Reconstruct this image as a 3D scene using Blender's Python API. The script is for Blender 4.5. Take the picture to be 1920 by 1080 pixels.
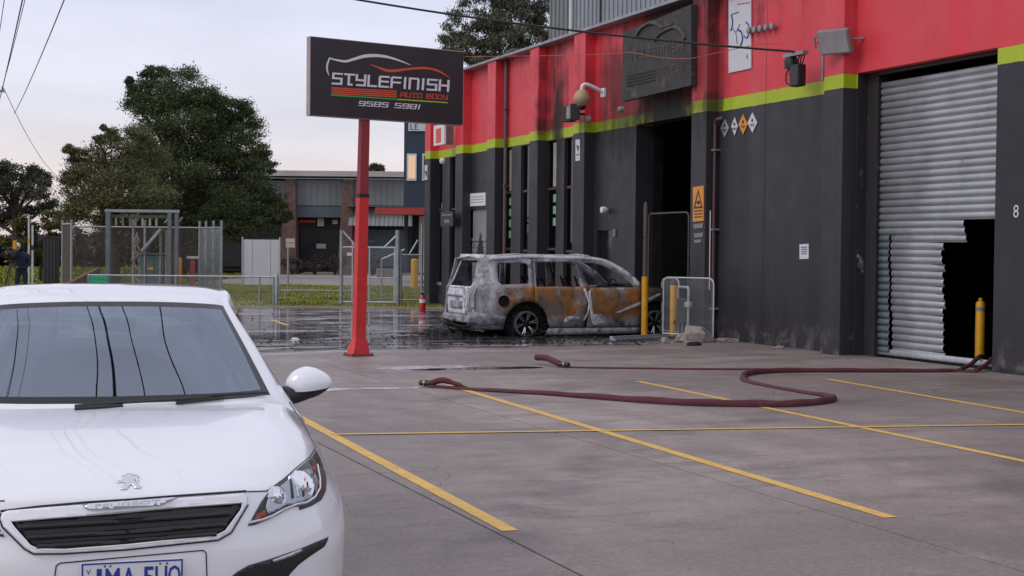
import bpy, bmesh, math, random
import numpy as np
from mathutils import Vector, Matrix
from mathutils.geometry import delaunay_2d_cdt
from mathutils.bvhtree import BVHTree

for o in list(bpy.data.objects):
    bpy.data.objects.remove(o)
SC = bpy.context.scene
COL = SC.collection
R = math.radians
random.seed(7)

# ------------------------------------------------------------------ camera
FPX, CAMH = 2800.0, 1.75                      # focal length in photo pixels (1920 wide), eye height
HEAD = math.atan(1100 / FPX)                  # heading, clockwise from +Y (+Y runs along the workshop front)
PITCH = math.atan(70 / FPX)
ROLL = 0.010
FH = Vector((math.sin(HEAD), math.cos(HEAD), 0)); RH = Vector((math.cos(HEAD), -math.sin(HEAD), 0)); ZUP = Vector((0, 0, 1))
FWD = FH * math.cos(PITCH) - ZUP * math.sin(PITCH)
UP0 = ZUP * math.cos(PITCH) + FH * math.sin(PITCH)
CR = RH * math.cos(ROLL) + UP0 * math.sin(ROLL)
CU = UP0 * math.cos(ROLL) - RH * math.sin(ROLL)
CPOS = Vector((0, 0, CAMH))
cam = bpy.data.cameras.new('camera'); camo = bpy.data.objects.new('camera', cam); COL.objects.link(camo)
cam.sensor_width = 36; cam.lens = 36 * FPX / 1920; cam.clip_start = 0.1; cam.clip_end = 3000
mw = Matrix((CR, CU, -FWD)).transposed().to_4x4(); mw.translation = CPOS
camo.matrix_world = mw
SC.camera = camo

# ------------------------------------------------------------------ sky, sun, exposure
SUN_EL, SUN_AZ = R(40), R(263)                # azimuth clockwise from +Y
w = bpy.data.worlds.new('World'); SC.world = w; w.use_nodes = True
nt = w.node_tree; nt.nodes.clear()
def N(t, tree=None, **kw):
    n = (tree or nt).nodes.new(t)
    for k, v in kw.items(): setattr(n, k, v)
    return n
out = N('ShaderNodeOutputWorld'); bg = N('ShaderNodeBackground'); bg.inputs[1].default_value = 0.1
sky = N('ShaderNodeTexSky'); sky.sky_type = 'NISHITA'; sky.sun_disc = False
sky.sun_elevation = SUN_EL; sky.sun_rotation = SUN_AZ; sky.air_density = 1.4; sky.dust_density = 3.0
tc = N('ShaderNodeTexCoord'); sep = N('ShaderNodeSeparateXYZ'); nt.links.new(tc.outputs['Generated'], sep.inputs[0])
mp = N('ShaderNodeMapping'); mp.inputs['Scale'].default_value = (1.0, 1.0, 4.0); nt.links.new(tc.outputs['Generated'], mp.inputs[0])
no = N('ShaderNodeTexNoise'); no.inputs['Scale'].default_value = 4.5; no.inputs['Detail'].default_value = 5; no.inputs['Roughness'].default_value = .5
nt.links.new(mp.outputs[0], no.inputs['Vector'])
ramp = N('ShaderNodeValToRGB')                # pale cloud layer: pinkish at the skyline, lilac grey above
e = ramp.color_ramp.elements
e[0].position = 0.0; e[0].color = (9.1, 7.9, 7.7, 1)
e[1].position = 1.0; e[1].color = (8.6, 8.7, 10.0, 1)
x = e.new(0.05); x.color = (9.1, 8.3, 8.5, 1)
x = e.new(0.085); x.color = (8.3, 8.3, 9.4, 1)
x = e.new(0.16); x.color = (7.7, 7.9, 9.6, 1)
nt.links.new(sep.outputs[2], ramp.inputs[0])
cr = N('ShaderNodeMapRange'); cr.inputs[1].default_value = .3; cr.inputs[2].default_value = .72; cr.inputs[3].default_value = .86; cr.inputs[4].default_value = 1.1
nt.links.new(no.outputs[0], cr.inputs[0])
mul = N('ShaderNodeVectorMath', operation='SCALE'); nt.links.new(ramp.outputs[0], mul.inputs[0]); nt.links.new(cr.outputs[0], mul.inputs['Scale'])
mx = N('ShaderNodeMixRGB'); mx.inputs[0].default_value = .88
nt.links.new(sky.outputs[0], mx.inputs[1]); nt.links.new(mul.outputs[0], mx.inputs[2])
nt.links.new(mx.outputs[0], bg.inputs[0]); nt.links.new(bg.outputs[0], out.inputs[0])
sl = bpy.data.lights.new('sun', 'SUN'); sl.energy = 0.8; sl.angle = R(25); sl.color = (1, .95, .9)
so = bpy.data.objects.new('sun', sl); COL.objects.link(so)
sd = Vector((math.sin(SUN_AZ) * math.cos(SUN_EL), math.cos(SUN_AZ) * math.cos(SUN_EL), math.sin(SUN_EL)))
so.rotation_euler = sd.to_track_quat('Z', 'Y').to_euler(); so.location = (0, 0, 40)
SC.view_settings.view_transform = 'Standard'; SC.view_settings.look = 'None'
SC.view_settings.exposure = 0.0; SC.view_settings.gamma = 1.0; SC.view_settings.use_curve_mapping = False

# ------------------------------------------------------------------ photo geometry: sight lines met with real planes of the place
def ray(px, py): return FWD + CR * ((px - 960) / FPX) + CU * ((540 - py) / FPX)
def ground(px, py, z=0.0):
    d = ray(px, py); return CPOS + d * ((z - CAMH) / d.z)
def onX(px, py, X):
    d = ray(px, py); return CPOS + d * (X / d.x)
def onY(px, py, Y):
    d = ray(px, py); return CPOS + d * (Y / d.y)
def onplane(px, py, P, n):
    d = ray(px, py); return CPOS + d * ((Vector(P) - CPOS).dot(n) / d.dot(n))
def atd(px, py, d):                            # point at plan depth d from the camera
    v = ray(px, py); return CPOS + v * (d / v.dot(FH))
def rd(r, d, z=0.0):                           # street frame: r to the right, d ahead
    v = RH * r + FH * d; return Vector((v.x, v.y, z))
def bgl(px, py, d):                            # (r, z) in the street frame at depth d
    p = atd(px, py, d); return p.dot(RH), p.z

# ------------------------------------------------------------------ mesh builder
class MB:
    def __init__(s): s.v = []; s.f = []
    def add(s, vs, fs):
        n = len(s.v); s.v += [tuple(p) for p in vs]; s.f += [tuple(i + n for i in f) for f in fs]; return s
    def box(s, x0, x1, y0, y1, z0, z1):
        return s.add([(x0,y0,z0),(x1,y0,z0),(x1,y1,z0),(x0,y1,z0),(x0,y0,z1),(x1,y0,z1),(x1,y1,z1),(x0,y1,z1)],
                     [(3,2,1,0),(4,5,6,7),(0,1,5,4),(1,2,6,5),(2,3,7,6),(3,0,4,7)])
    def obox(s, c, u, v, w):                   # oriented box: centre and three half vectors
        c, u, v, w = map(Vector, (c, u, v, w))
        if u.cross(v).dot(w) < 0: u = -u
        q = [c-u-v-w, c+u-v-w, c+u+v-w, c-u+v-w, c-u-v+w, c+u-v+w, c+u+v+w, c-u+v+w]
        return s.add(q, [(3,2,1,0),(4,5,6,7),(0,1,5,4),(1,2,6,5),(2,3,7,6),(3,0,4,7)])
    def tube(s, pts, r, n=8, cap=True, flat=None):
        pts = [Vector(p) for p in pts]; m = len(pts); rs = r if isinstance(r, (list, tuple)) else [r] * m
        vs = []; ref = None
        for i, p in enumerate(pts):
            t = (pts[min(i+1, m-1)] - pts[max(i-1, 0)]).normalized()
            if ref is None: ref = Vector((0,0,1)) if abs(t.z) < .9 else Vector((1,0,0))
            a = (ref - t * ref.dot(t)).normalized(); b = t.cross(a); ref = a
            for k in range(n):
                q = 2 * math.pi * k / n; vs.append(p + (a * math.cos(q) + b * math.sin(q)) * rs[i])
        fs = [(i*n+k, i*n+(k+1) % n, (i+1)*n+(k+1) % n, (i+1)*n+k) for i in range(m-1) for k in range(n)]
        if cap: fs += [tuple(reversed(range(n))), tuple(range((m-1)*n, m*n))]
        return s.add(vs, fs)
    def lathe(s, prof, c=(0,0,0), ax='z', n=24, cap=True):   # prof: (radius, height)
        vs = []; c = Vector(c)
        for r_, h in prof:
            for k in range(n):
                q = 2 * math.pi * k / n; a, b = r_ * math.cos(q), r_ * math.sin(q)
                vs.append(c + Vector({'z': (a, b, h), 'y': (b, h, a), 'x': (h, a, b)}[ax]))
        m = len(prof)
        fs = [(i*n+k, i*n+(k+1) % n, (i+1)*n+(k+1) % n, (i+1)*n+k) for i in range(m-1) for k in range(n)]
        if cap and prof[0][0] > 1e-5: fs.append(tuple(reversed(range(n))))
        if cap and prof[-1][0] > 1e-5: fs.append(tuple(range((m-1)*n, m*n)))
        return s.add(vs, fs)
    def prism(s, pts, off):
        n = len(pts); off = Vector(off); a = [Vector(p) for p in pts]
        nrm = sum((a[i].cross(a[(i+1) % n]) for i in range(n)), Vector())
        if nrm.dot(off) < 0: a.reverse()
        return s.add(a + [p + off for p in a], [tuple(reversed(range(n))), tuple(range(n, 2*n))] + [(i, (i+1) % n, n+(i+1) % n, n+i) for i in range(n)])
    def build(s, name, mat=None, parent=None, smooth=None, bevel=0, solid=0, subsurf=0, sub=None):
        me = bpy.data.meshes.new(name); me.from_pydata([tuple(p) for p in s.v], [], s.f); me.update()
        return mk(name, me, mat, parent, smooth, bevel, solid, subsurf)
def mk(name, me, mat=None, parent=None, smooth=None, bevel=0, solid=0, subsurf=0):
    if mat: me.materials.append(M[mat] if isinstance(mat, str) else mat)
    if smooth is not None:
        me.polygons.foreach_set('use_smooth', [True] * len(me.polygons)); me.set_sharp_from_angle(angle=R(smooth))
    o = bpy.data.objects.new(name, me); COL.objects.link(o)
    if parent: o.parent = parent
    if solid:
        m = o.modifiers.new('solid', 'SOLIDIFY'); m.thickness = solid; m.offset = -1
    if bevel:
        m = o.modifiers.new('bevel', 'BEVEL'); m.width = bevel; m.segments = 2; m.limit_method = 'ANGLE'; m.angle_limit = R(40)
    if subsurf:
        m = o.modifiers.new('sub', 'SUBSURF'); m.levels = m.render_levels = subsurf
    return o
def tag(o, label, cat, group=None):
    o['label'] = label; o['category'] = cat
    if group: o['group'] = group
    return o
def thing(name, label, cat, loc=(0,0,0), rz=0.0, group=None):
    o = bpy.data.objects.new(name, None); COL.objects.link(o); o.location = loc; o.rotation_euler = (0, 0, rz)
    o.empty_display_size = .2
    return tag(o, label, cat, group)
def struct(o): o['kind'] = 'structure'; return o
def stuff(o): o['kind'] = 'stuff'; return o
def inpoly(p, L):
    x, y = p[0], p[1]; c = False; j = len(L) - 1
    for i in range(len(L)):
        if (L[i][1] > y) != (L[j][1] > y) and x < (L[j][0]-L[i][0]) * (y-L[i][1]) / (L[j][1]-L[i][1]) + L[i][0]: c = not c
        j = i
    return c
def refine(L, h, closed=True):
    o = []
    n = len(L)
    for i in range(n if closed else n - 1):
        a, b = L[i], L[(i+1) % n]; k = max(1, int(math.ceil(math.hypot(b[0]-a[0], b[1]-a[1]) / h)))
        o += [(a[0]+(b[0]-a[0])*t/k, a[1]+(b[1]-a[1])*t/k) for t in range(k)]
    if not closed: o.append(L[-1])
    return o
def fill2d(outer, holes=(), h=.1):
    vs = []; es = []
    for L in [outer] + list(holes):
        L = refine(L, h); n0 = len(vs); vs += L; es += [(n0+i, n0+(i+1) % len(L)) for i in range(len(L))]
    nb = len(vs); bnd = np.array(vs)
    xs = [p[0] for p in outer]; ys = [p[1] for p in outer]; rr = random.Random(3)
    y = min(ys) + h/2
    while y < max(ys):
        x = min(xs) + h/2
        while x < max(xs):
            p = (x + rr.uniform(-.1,.1)*h, y + rr.uniform(-.1,.1)*h)
            if inpoly(p, outer) and not any(inpoly(p, H) for H in holes) and ((bnd - p)**2).sum(1).min() > (.45*h)**2: vs.append(p)
            x += h
        y += h
    r = delaunay_2d_cdt([Vector(p) for p in vs], es, [], 0, 1e-6)
    V = [tuple(p) for p in r[0]]; F = []
    for f in r[2]:
        c = (sum(V[i][0] for i in f)/len(f), sum(V[i][1] for i in f)/len(f))
        q = [V[i] for i in f]; ar = .5*sum(q[i][0]*q[(i+1) % len(q)][1]-q[(i+1) % len(q)][0]*q[i][1] for i in range(len(q)))
        if abs(ar) < .01*h*h: continue
        if inpoly(c, outer) and not any(inpoly(c, H) for H in holes): F.append(tuple(f) if ar > 0 else tuple(reversed(f)))
    return V, F
def spline(P, n=6, closed=False):
    P = [Vector(p) for p in P]; m = len(P); o = []
    for i in range(m if closed else m-1):
        g = lambda k: P[k % m] if closed else P[min(max(k, 0), m-1)]
        a, b, c, d = g(i-1), g(i), g(i+1), g(i+2)
        for t in range(n):
            u = t/n; o.append(.5*((2*b)+(c-a)*u+(2*a-5*b+4*c-d)*u*u+(3*b-a-3*c+d)*u**3))
    if not closed: o.append(P[-1])
    return o
def text_parts(body, size=1.0, bold=0.0, extrude=0.0):
    c = bpy.data.curves.new('t', 'FONT'); c.body = body; c.size = size; c.offset = bold; c.extrude = extrude; c.resolution_u = 2; c.align_x = 'CENTER'; c.align_y = 'CENTER'
    o = bpy.data.objects.new('t', c); COL.objects.link(o); bpy.context.view_layer.update()
    me = bpy.data.meshes.new_from_object(o); bpy.data.objects.remove(o)
    v = [Vector(p.co) for p in me.vertices]; f = [tuple(p.vertices) for p in me.polygons]; bpy.data.meshes.remove(me)
    return v, f
def put_text(mb, body, O, u, v, h, width=None, bold=0.0):    # flat lettering fitted to height h (and width) on the plane O,u,v
    vs, fs = text_parts(body, 1.0, bold)
    if not vs: return mb
    x0, x1 = min(p.x for p in vs), max(p.x for p in vs); y0, y1 = min(p.y for p in vs), max(p.y for p in vs)
    sy = h / (y1-y0); sx = width/(x1-x0) if width else sy
    return mb.add([O + u*((p.x-(x0+x1)/2)*sx) + v*((p.y-(y0+y1)/2)*sy) for p in vs], fs)
# a squared techno stroke alphabet for the sign, on a 4 x 6 grid
GL = {'S': [[(4,6),(0,6),(0,3.2),(4,3.2),(4,0),(0,0)]], 'T': [[(0,6),(4,6)],[(1.8,6),(1.8,0),(3.2,0)]], 'Y': [[(0,6),(0,3),(4,3)],[(4,6),(4,0),(.4,0)]],
      'L': [[(0,6),(0,0),(3.6,0)]], 'E': [[(4,6),(.6,6),(0,5.4),(0,0),(4,0)],[(0,3.1),(3.8,3.1)]], 'F': [[(4,6),(.6,6),(0,5.4),(0,0)],[(0,3),(3.8,3)]],
      'I': [[(.6,6),(.6,0)]], 'N': [[(0,0),(0,6),(3.6,6),(4,5.4),(4,0)]], 'H': [[(0,6),(0,0)],[(4,6),(4,0)],[(0,3),(4,3)]],
      'A': [[(0,0),(0,5.2),(.8,6),(4,6),(4,0)],[(0,2.6),(4,2.6)]], 'U': [[(0,6),(0,0),(4,0),(4,6)]], 'O': [[(0,6),(0,0),(4,0),(4,6),(0,6)]],
      'B': [[(0,0),(0,6),(3.4,6),(3.4,3.1),(0,3.1)],[(3.4,3.1),(4,3.1),(4,0),(0,0)]], 'D': [[(0,6),(0,0),(3.4,0),(4,.8),(4,5.2),(3.4,6),(0,6)]],
      '9': [[(4,3),(0,3),(0,6),(4,6),(4,0),(0,0)]], '5': [[(4,6),(0,6),(0,3.2),(4,3.2),(4,0),(0,0)]], '8': [[(0,6),(4,6),(4,0),(0,0),(0,6)],[(0,3),(4,3)]], '1': [[(.7,6),(.7,0)]], ' ': []}
GW = {'I': 1.2, '1': 1.4, ' ': 2.2, 'L': 3.6, 'T': 3.8}
def swidth(text, gap=1.7): return sum(GW.get(c, 4.0) + gap for c in text) - gap
def words(text, P, gap, th, lift, mat, parent):      # one lettering part for each word
    x_at = 0.0
    for wd in text.split(' '):
        strokes(MB(), wd, lambda x, y, q=x_at: P(q+x, y), gap, th, lift).build('lettering', mat, parent); x_at += swidth(wd, gap) + gap*2 + GW[' ']
def strokes(mb, text, P, gap, th, lift):     # P(x, y) -> point on the sign for grid units; gap: space between letters
    k = 0; x_at = 0.0
    for i, ch in enumerate(text):
        if i: x_at += GW.get(text[i-1], 4.0) + gap
        for L in GL[ch]:
            for a, b in zip(L, L[1:]):
                dx, dy = b[0]-a[0], b[1]-a[1]; l = math.hypot(dx, dy); ux, uy = dx/l*th, dy/l*th
                q = [(a[0]-ux-uy, a[1]-uy+ux), (a[0]-ux+uy, a[1]-uy-ux), (b[0]+ux+uy, b[1]+uy-ux), (b[0]+ux-uy, b[1]+uy+ux)]
                k += 1
                mb.add([P(x_at+x, y) + lift*(1+.12*(k % 5)) for x, y in q], [(0,1,2,3)])
    return mb

# ------------------------------------------------------------------ materials
M = {}
def newmat(name):
    m = bpy.data.materials.new(name); m.use_nodes = True; t = m.node_tree
    M[name] = m
    return m, t, t.nodes['Principled BSDF'], t.links
def coords(t, world=False):
    if world: return N('ShaderNodeNewGeometry', t).outputs['Position']
    return N('ShaderNodeTexCoord', t).outputs['Object']
def noise(t, vec, scale, detail=4, rough=.55, sc=None):
    n = N('ShaderNodeTexNoise', t); n.inputs['Scale'].default_value = scale; n.inputs['Detail'].default_value = detail; n.inputs['Roughness'].default_value = rough
    if sc:
        mpn = N('ShaderNodeMapping', t); mpn.inputs['Scale'].default_value = sc; t.links.new(vec, mpn.inputs[0]); vec = mpn.outputs[0]
    t.links.new(vec, n.inputs['Vector']); return n.outputs[0]
def mrange(t, v, a, b, c=0.0, d=1.0, smooth=False):
    n = N('ShaderNodeMapRange', t); n.interpolation_type = 'SMOOTHSTEP' if smooth else 'LINEAR'
    t.links.new(v, n.inputs[0])
    for i, q in enumerate((a, b, c, d)): n.inputs[i+1].default_value = q
    return n.outputs[0]
def mth(t, op, a, b=None):
    n = N('ShaderNodeMath', t, operation=op)
    for i, q in enumerate((a, b)):
        if q is None: continue
        if isinstance(q, (int, float)): n.inputs[i].default_value = q
        else: t.links.new(q, n.inputs[i])
    return n.outputs[0]
def mix(t, fac, a, b, mode='MIX'):
    n = N('ShaderNodeMixRGB', t, blend_type=mode)
    for i, q in enumerate((fac, a, b)):
        if isinstance(q, (int, float)): n.inputs[i].default_value = q
        elif isinstance(q, tuple): n.inputs[i].default_value = (*q, 1) if len(q) == 3 else q
        else: t.links.new(q, n.inputs[i])
    return n.outputs[0]
def bump(t, h, dist, strength=1.0):
    n = N('ShaderNodeBump', t); n.inputs['Distance'].default_value = dist; n.inputs['Strength'].default_value = strength
    t.links.new(h, n.inputs['Height']); return n.outputs[0]
def pm(name, col, rough=.6, metal=0.0, var=.15, scale=4.0, bmp=0.0, bscale=60, spec=.5, coat=0.0, dirt=None, world=False):
    m, t, b, L = newmat(name); v = coords(t, world)
    n1 = noise(t, v, scale, 5); f = mrange(t, n1, .3, .7)
    lo = tuple(c*(1-var) for c in col); hi = tuple(min(1, c*(1+var)) for c in col)
    c = mix(t, f, lo, hi)
    if dirt:
        n2 = noise(t, v, dirt[1], 6, .65); c = mix(t, mrange(t, n2, dirt[2], dirt[2]+.12, 0, dirt[3]), c, dirt[0])
    L.new(c, b.inputs['Base Color'])
    L.new(mrange(t, noise(t, v, scale*2.3, 4), .3, .7, max(.02, rough-.08), min(1, rough+.08)), b.inputs['Roughness'])
    b.inputs['Metallic'].default_value = metal; b.inputs['Specular IOR Level'].default_value = spec
    if coat: b.inputs['Coat Weight'].default_value = coat; b.inputs['Coat Roughness'].default_value = .04
    if bmp: L.new(bump(t, noise(t, v, bscale, 4), bmp), b.inputs['Normal'])
    return m
def glassmat(name, tint, ior=1.5, rough=.0, refl=(1,1,1)):
    m, t, b, L = newmat(name); t.nodes.remove(b)
    o = t.nodes['Material Output']; tr = N('ShaderNodeBsdfTransparent', t); tr.inputs[0].default_value = (*tint, 1)
    gl = N('ShaderNodeBsdfGlossy', t); gl.inputs['Roughness'].default_value = rough; gl.inputs['Color'].default_value = (*refl, 1); fr = N('ShaderNodeFresnel', t); ge = N('ShaderNodeNewGeometry', t); L.new(mrange(t, ge.outputs['Backfacing'], 0, 1, ior, 1/ior), fr.inputs[0])
    ms = N('ShaderNodeMixShader', t); L.new(fr.outputs[0], ms.inputs[0]); L.new(tr.outputs[0], ms.inputs[1]); L.new(gl.outputs[0], ms.inputs[2]); L.new(ms.outputs[0], o.inputs[0])
    return m
pm('white_paint', (.84,.84,.87), .25, var=.015, scale=1.5, coat=1.0)
pm('white_plain', (.72,.72,.74), .45, var=.06, scale=6)
pm('black_plastic', (.018,.018,.02), .42, var=.2)
pm('black_gloss', (.012,.012,.014), .12, var=.1)
pm('black_trim', (.008,.008,.01), .3, var=.1)
pm('rim_burnt', (.12,.12,.125), .6, .4, var=.4, scale=12)
pm('rubber', (.02,.02,.021), .8, var=.3, bmp=.002)
pm('chrome', (.78,.79,.82), .14, 1.0, var=.04)
pm('silver', (.55,.56,.58), .35, .8, var=.1)
pm('reflector', (.85,.86,.9), .12, 1.0, var=.05, scale=20)
pm('amber', (.34,.075,.02), .25, var=.1)
pm('plate_white', (.70,.70,.72), .4, var=.04)
pm('plate_blue', (.015,.04,.28), .4, var=.05)
pm('seat_cloth', (.035,.036,.042), .9, var=.2)
glassmat('windscreen_glass', (.24,.30,.33), 3.5, refl=(.76,.85,1.0))
glassmat('side_glass', (.62,.75,.74), 1.6)
glassmat('lens_glass', (.93,.94,.95), 1.12)
pm('lamp_bezel', (.05,.05,.053), .55, var=.15)
glassmat('window_glass', (.10,.11,.12), 1.45)
pm('sign_red', (.62,.035,.035), .42, var=.10, scale=3, dirt=((.30,.03,.03), 9, .62, .5), world=True)
pm('sign_maroon', (.27,.03,.034), .5, var=.15, scale=3)
pm('sign_black', (.022,.023,.028), .38, var=.12, scale=3)
pm('sign_edge', (.42,.34,.34), .5, var=.12)
pm('letter_white', (.74,.74,.78), .4, var=.05)
pm('letter_orange', (.68,.09,.03), .45, var=.1)
pm('letter_green', (.03,.42,.07), .45, var=.1)
pm('letter_lime', (.45,.55,.04), .45, var=.1)
pm('line_yellow', (.70,.43,.095), .6, var=.12, scale=5, bmp=.001, bscale=120, dirt=((.20,.17,.15), 16, .57, .8), world=True)
pm('bollard_yellow', (.64,.32,.012), .42, var=.12, scale=5, dirt=((.10,.07,.04), 7, .66, .8))
pm('post_brown', (.085,.068,.058), .7, var=.25, scale=6)
pm('gantry_grey', (.15,.17,.195), .55, .3, var=.15, scale=4)
pm('sky_sheen', (.52,.51,.57), .35, var=.2, scale=5, world=True, dirt=((.17,.15,.145), 4.5, .46, .95))  # pale sky reflection on standing water, painted in as colour
pm('galv', (.33,.35,.37), .48, .55, var=.18, scale=5)
pm('galv_pale', (.50,.53,.56), .45, .45, var=.15, scale=5)
pm('slat_metal', (.43,.45,.475), .45, .45, var=.14, scale=1.6, dirt=((.14,.15,.16), 3, .62, .6), world=True)
pm('slat_bent', (.17,.215,.24), .5, .5, var=.18, scale=2.5, world=True)
pm('charred', (.012,.011,.011), .92, var=.5, scale=3, bmp=.01, bscale=12, spec=.2)
pm('hose', (.088,.017,.024), .75, var=.25, scale=9, bmp=.002, bscale=200)
pm('brass', (.35,.27,.12), .4, .9, var=.2)
pm('concrete_lump', (.30,.25,.23), .9, var=.3, scale=7, bmp=.02, bscale=18)
pm('soot_lump', (.02,.019,.018), .85, var=.5, scale=8)
pm('ext_red', (.50,.012,.015), .3, var=.08)
pm('brick_pier', (.125,.072,.060), .85, var=.25, scale=3, bmp=.006, bscale=20)
pm('clad_grey', (.185,.20,.205), .55, var=.12, scale=.8)
pm('clad_teal', (.085,.115,.125), .55, var=.15, scale=.8)
pm('clad_pale', (.24,.25,.24), .6, var=.15, scale=.8)
pm('fascia', (.45,.41,.40), .7, var=.15, scale=.7)
pm('blue_wall', (.022,.045,.075), .55, var=.15, scale=.6)
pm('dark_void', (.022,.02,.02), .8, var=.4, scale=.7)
pm('awning_red', (.42,.05,.04), .6, var=.15)
pm('shed_grey', (.28,.31,.34), .5, .2, var=.12, scale=.9)
pm('trunk', (.075,.055,.042), .9, var=.35, scale=3, bmp=.03, bscale=14)
pm('wood_pole', (.13,.105,.085), .85, var=.3, scale=3)
pm('line_wire', (.06,.06,.065), .6, var=.1)
pm('cable', (.012,.012,.013), .6, var=.1)
pm('orange_wire', (.40,.10,.06), .6, var=.1)
pm('cabinet_green', (.095,.14,.13), .5, var=.12, scale=2)
pm('board_white', (.55,.55,.60), .5, var=.05, scale=1)
pm('sign_green', (.02,.36,.17), .5, var=.08)
pm('path', (.31,.265,.25), .85, var=.12, scale=.5, world=True)
pm('verge_earth', (.17,.165,.05), .95, var=.3, scale=.5, bmp=.02, bscale=6, world=True, dirt=((.20,.145,.105), .22, .52, .9))
pm('earth', (.075,.075,.028), .95, var=.35, scale=.35, bmp=.02, bscale=6, world=True, dirt=((.15,.11,.075), .25, .55, .8))
pm('cream_wall', (.50,.44,.38), .8, var=.08)
pm('navy_cloth', (.018,.026,.05), .9, var=.25)
pm('skin', (.42,.25,.19), .6, var=.08)
pm('cap_white', (.65,.68,.75), .8, var=.06)
pm('tan_camera', (.42,.30,.18), .5, var=.1)
pm('grey_box', (.23,.23,.22), .5, .2, var=.15)
pm('sticker_green', (.20,.42,.22), .6, var=.08)
pm('warn_orange', (.70,.28,.03), .45, var=.08)
pm('paper', (.62,.63,.68), .6, var=.05)
pm('burnt_sign', (.036,.034,.032), .65, var=.35, scale=2.5, dirt=((.16,.13,.10), 3, .58, .7), world=True)
pm('burnt_letter', (.085,.066,.048), .6, var=.5, scale=4, dirt=((.02,.02,.02), 3, .5, .8), world=True)
pm('curtain', (.33,.30,.28), .9, var=.2)
pm('pipe_brown', (.10,.05,.045), .6, var=.2)
def leafmat(name, c1, c2):
    m, t, b, L = newmat(name); g = N('ShaderNodeNewGeometry', t)
    c = mix(t, g.outputs['Random Per Island'], c1, c2)
    n = mrange(t, noise(t, coords(t), .5, 3), .35, .65, .7, 1.15)
    sc_ = N('ShaderNodeVectorMath', t, operation='SCALE'); L.new(c, sc_.inputs[0]); L.new(n, sc_.inputs['Scale'])
    L.new(sc_.outputs[0], b.inputs['Base Color']); b.inputs['Roughness'].default_value = .7; b.inputs['Specular IOR Level'].default_value = .08
    return m
leafmat('leaf_dark', (.050,.066,.030), (.125,.155,.070))
leafmat('leaf_olive', (.085,.092,.046), (.195,.19,.098))
leafmat('leaf_gum', (.070,.076,.054), (.17,.165,.115))
leafmat('leaf_gold', (.06,.07,.025), (.16,.15,.05))
leafmat('leaf_far', (.055,.062,.045), (.125,.12,.085))
leafmat('leaf_bare', (.045,.036,.032), (.10,.08,.07))
leafmat('grass_blade', (.14,.17,.022), (.36,.36,.07))
# emissive: only the lit window
m, t, b, L = newmat('lit_window'); b.inputs['Base Color'].default_value = (.6,.42,.3,1); b.inputs['Emission Color'].default_value = (1,.66,.42,1); b.inputs['Emission Strength'].default_value = .45
# wall paint of the workshop: charcoal below, lime band, red above; smoke stains around the burnt doorway
XP, XW = 14.65, 14.92          # pilaster faces and wall plane
ZL0, ZL1, ZTOP = 4.60, 4.84, 7.0
def soot_mask(t, pos, blobs):
    tot = None
    wob = noise(t, pos, 1.3, 5, .6); stk = noise(t, pos, 2.4, 6, .65, (1, 1.6, .16))
    for (y, z, sy, sz, s) in blobs:
        mpn = N('ShaderNodeMapping', t); mpn.inputs['Location'].default_value = (0, -y/sy, -z/sz); mpn.inputs['Scale'].default_value = (0, 1/sy, 1/sz)
        t.links.new(pos, mpn.inputs[0])
        ln = N('ShaderNodeVectorMath', t, operation='LENGTH'); t.links.new(mpn.outputs[0], ln.inputs[0])
        d = mth(t, 'ADD', mth(t, 'ADD', ln.outputs['Value'], mth(t, 'MULTIPLY', mth(t, 'SUBTRACT', wob, .5), 1.2)), mth(t, 'MULTIPLY', mth(t, 'SUBTRACT', stk, .5), 1.3))
        k = mrange(t, d, 1.0, .25, 0, s, True)
        tot = k if tot is None else mth(t, 'MAXIMUM', tot, k)
    return tot
m, t, b, L = newmat('wall_paint')
pos = coords(t, True); sp = N('ShaderNodeSeparateXYZ', t); L.new(pos, sp.inputs[0])
nz = mth(t, 'ADD', sp.outputs[2], mth(t, 'MULTIPLY', mth(t, 'SUBTRACT', noise(t, pos, 9, 3), .5), .03))
w1 = mrange(t, noise(t, pos, .8, 6, .6), .3, .72); streak = mrange(t, noise(t, pos, 1.0, 5, .6, (2.5, 2.5, .12)), .35, .7)
char = mix(t, w1, (.017,.016,.021), (.027,.025,.033)); char = mix(t, mth(t, 'MULTIPLY', streak, .35), char, (.055,.052,.06))
# scuffed and splashed along the foot of the wall
foot = mth(t, 'MULTIPLY', mrange(t, sp.outputs[2], .55, .0), mrange(t, noise(t, pos, 4, 6, .7), .50, .62))
char = mix(t, mth(t, 'MULTIPLY', foot, .7), char, (.17,.155,.15))
red = mix(t, w1, (.66,.032,.048), (.78,.050,.072)); red = mix(t, mth(t, 'MULTIPLY', streak, .3), red, (.56,.12,.14))
drip = mth(t, 'MULTIPLY', mrange(t, noise(t, pos, 3.0, 6, .65, (1, 1.5, .05)), .54, .66), mrange(t, sp.outputs[2], 5.4, 7.0, 0, .55)); red = mix(t, drip, red, (.16,.02,.028)); red = mix(t, mrange(t, noise(t, pos, 1.2, 6, .65), .56, .70, 0, .35), red, (.70,.10,.13))
lime = mix(t, w1, (.36,.46,.008), (.46,.56,.02))
c = mix(t, mth(t, 'GREATER_THAN', nz, ZL0), char, lime); c = mix(t, mth(t, 'GREATER_THAN', nz, ZL1), c, red)
so_ = soot_mask(t, pos, [(29.0,4.9,2.9,1.2,.96),(29.0,4.72,2.6,.75,1.0),(28.6,4.6,2.0,.6,1.0),(29.2,6.0,2.6,2.0,.86),(28.2,7.0,4.2,1.7,.9),(35.0,5.3,.85,2.4,.97),(31.0,5.4,2.6,1.8,.75),(35.0,4.2,.7,2.6,.5),(26.7,4.75,.42,.55,.8),(26.9,5.6,.8,2.1,.6),(32.2,5.6,1.6,1.3,.35)])
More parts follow.
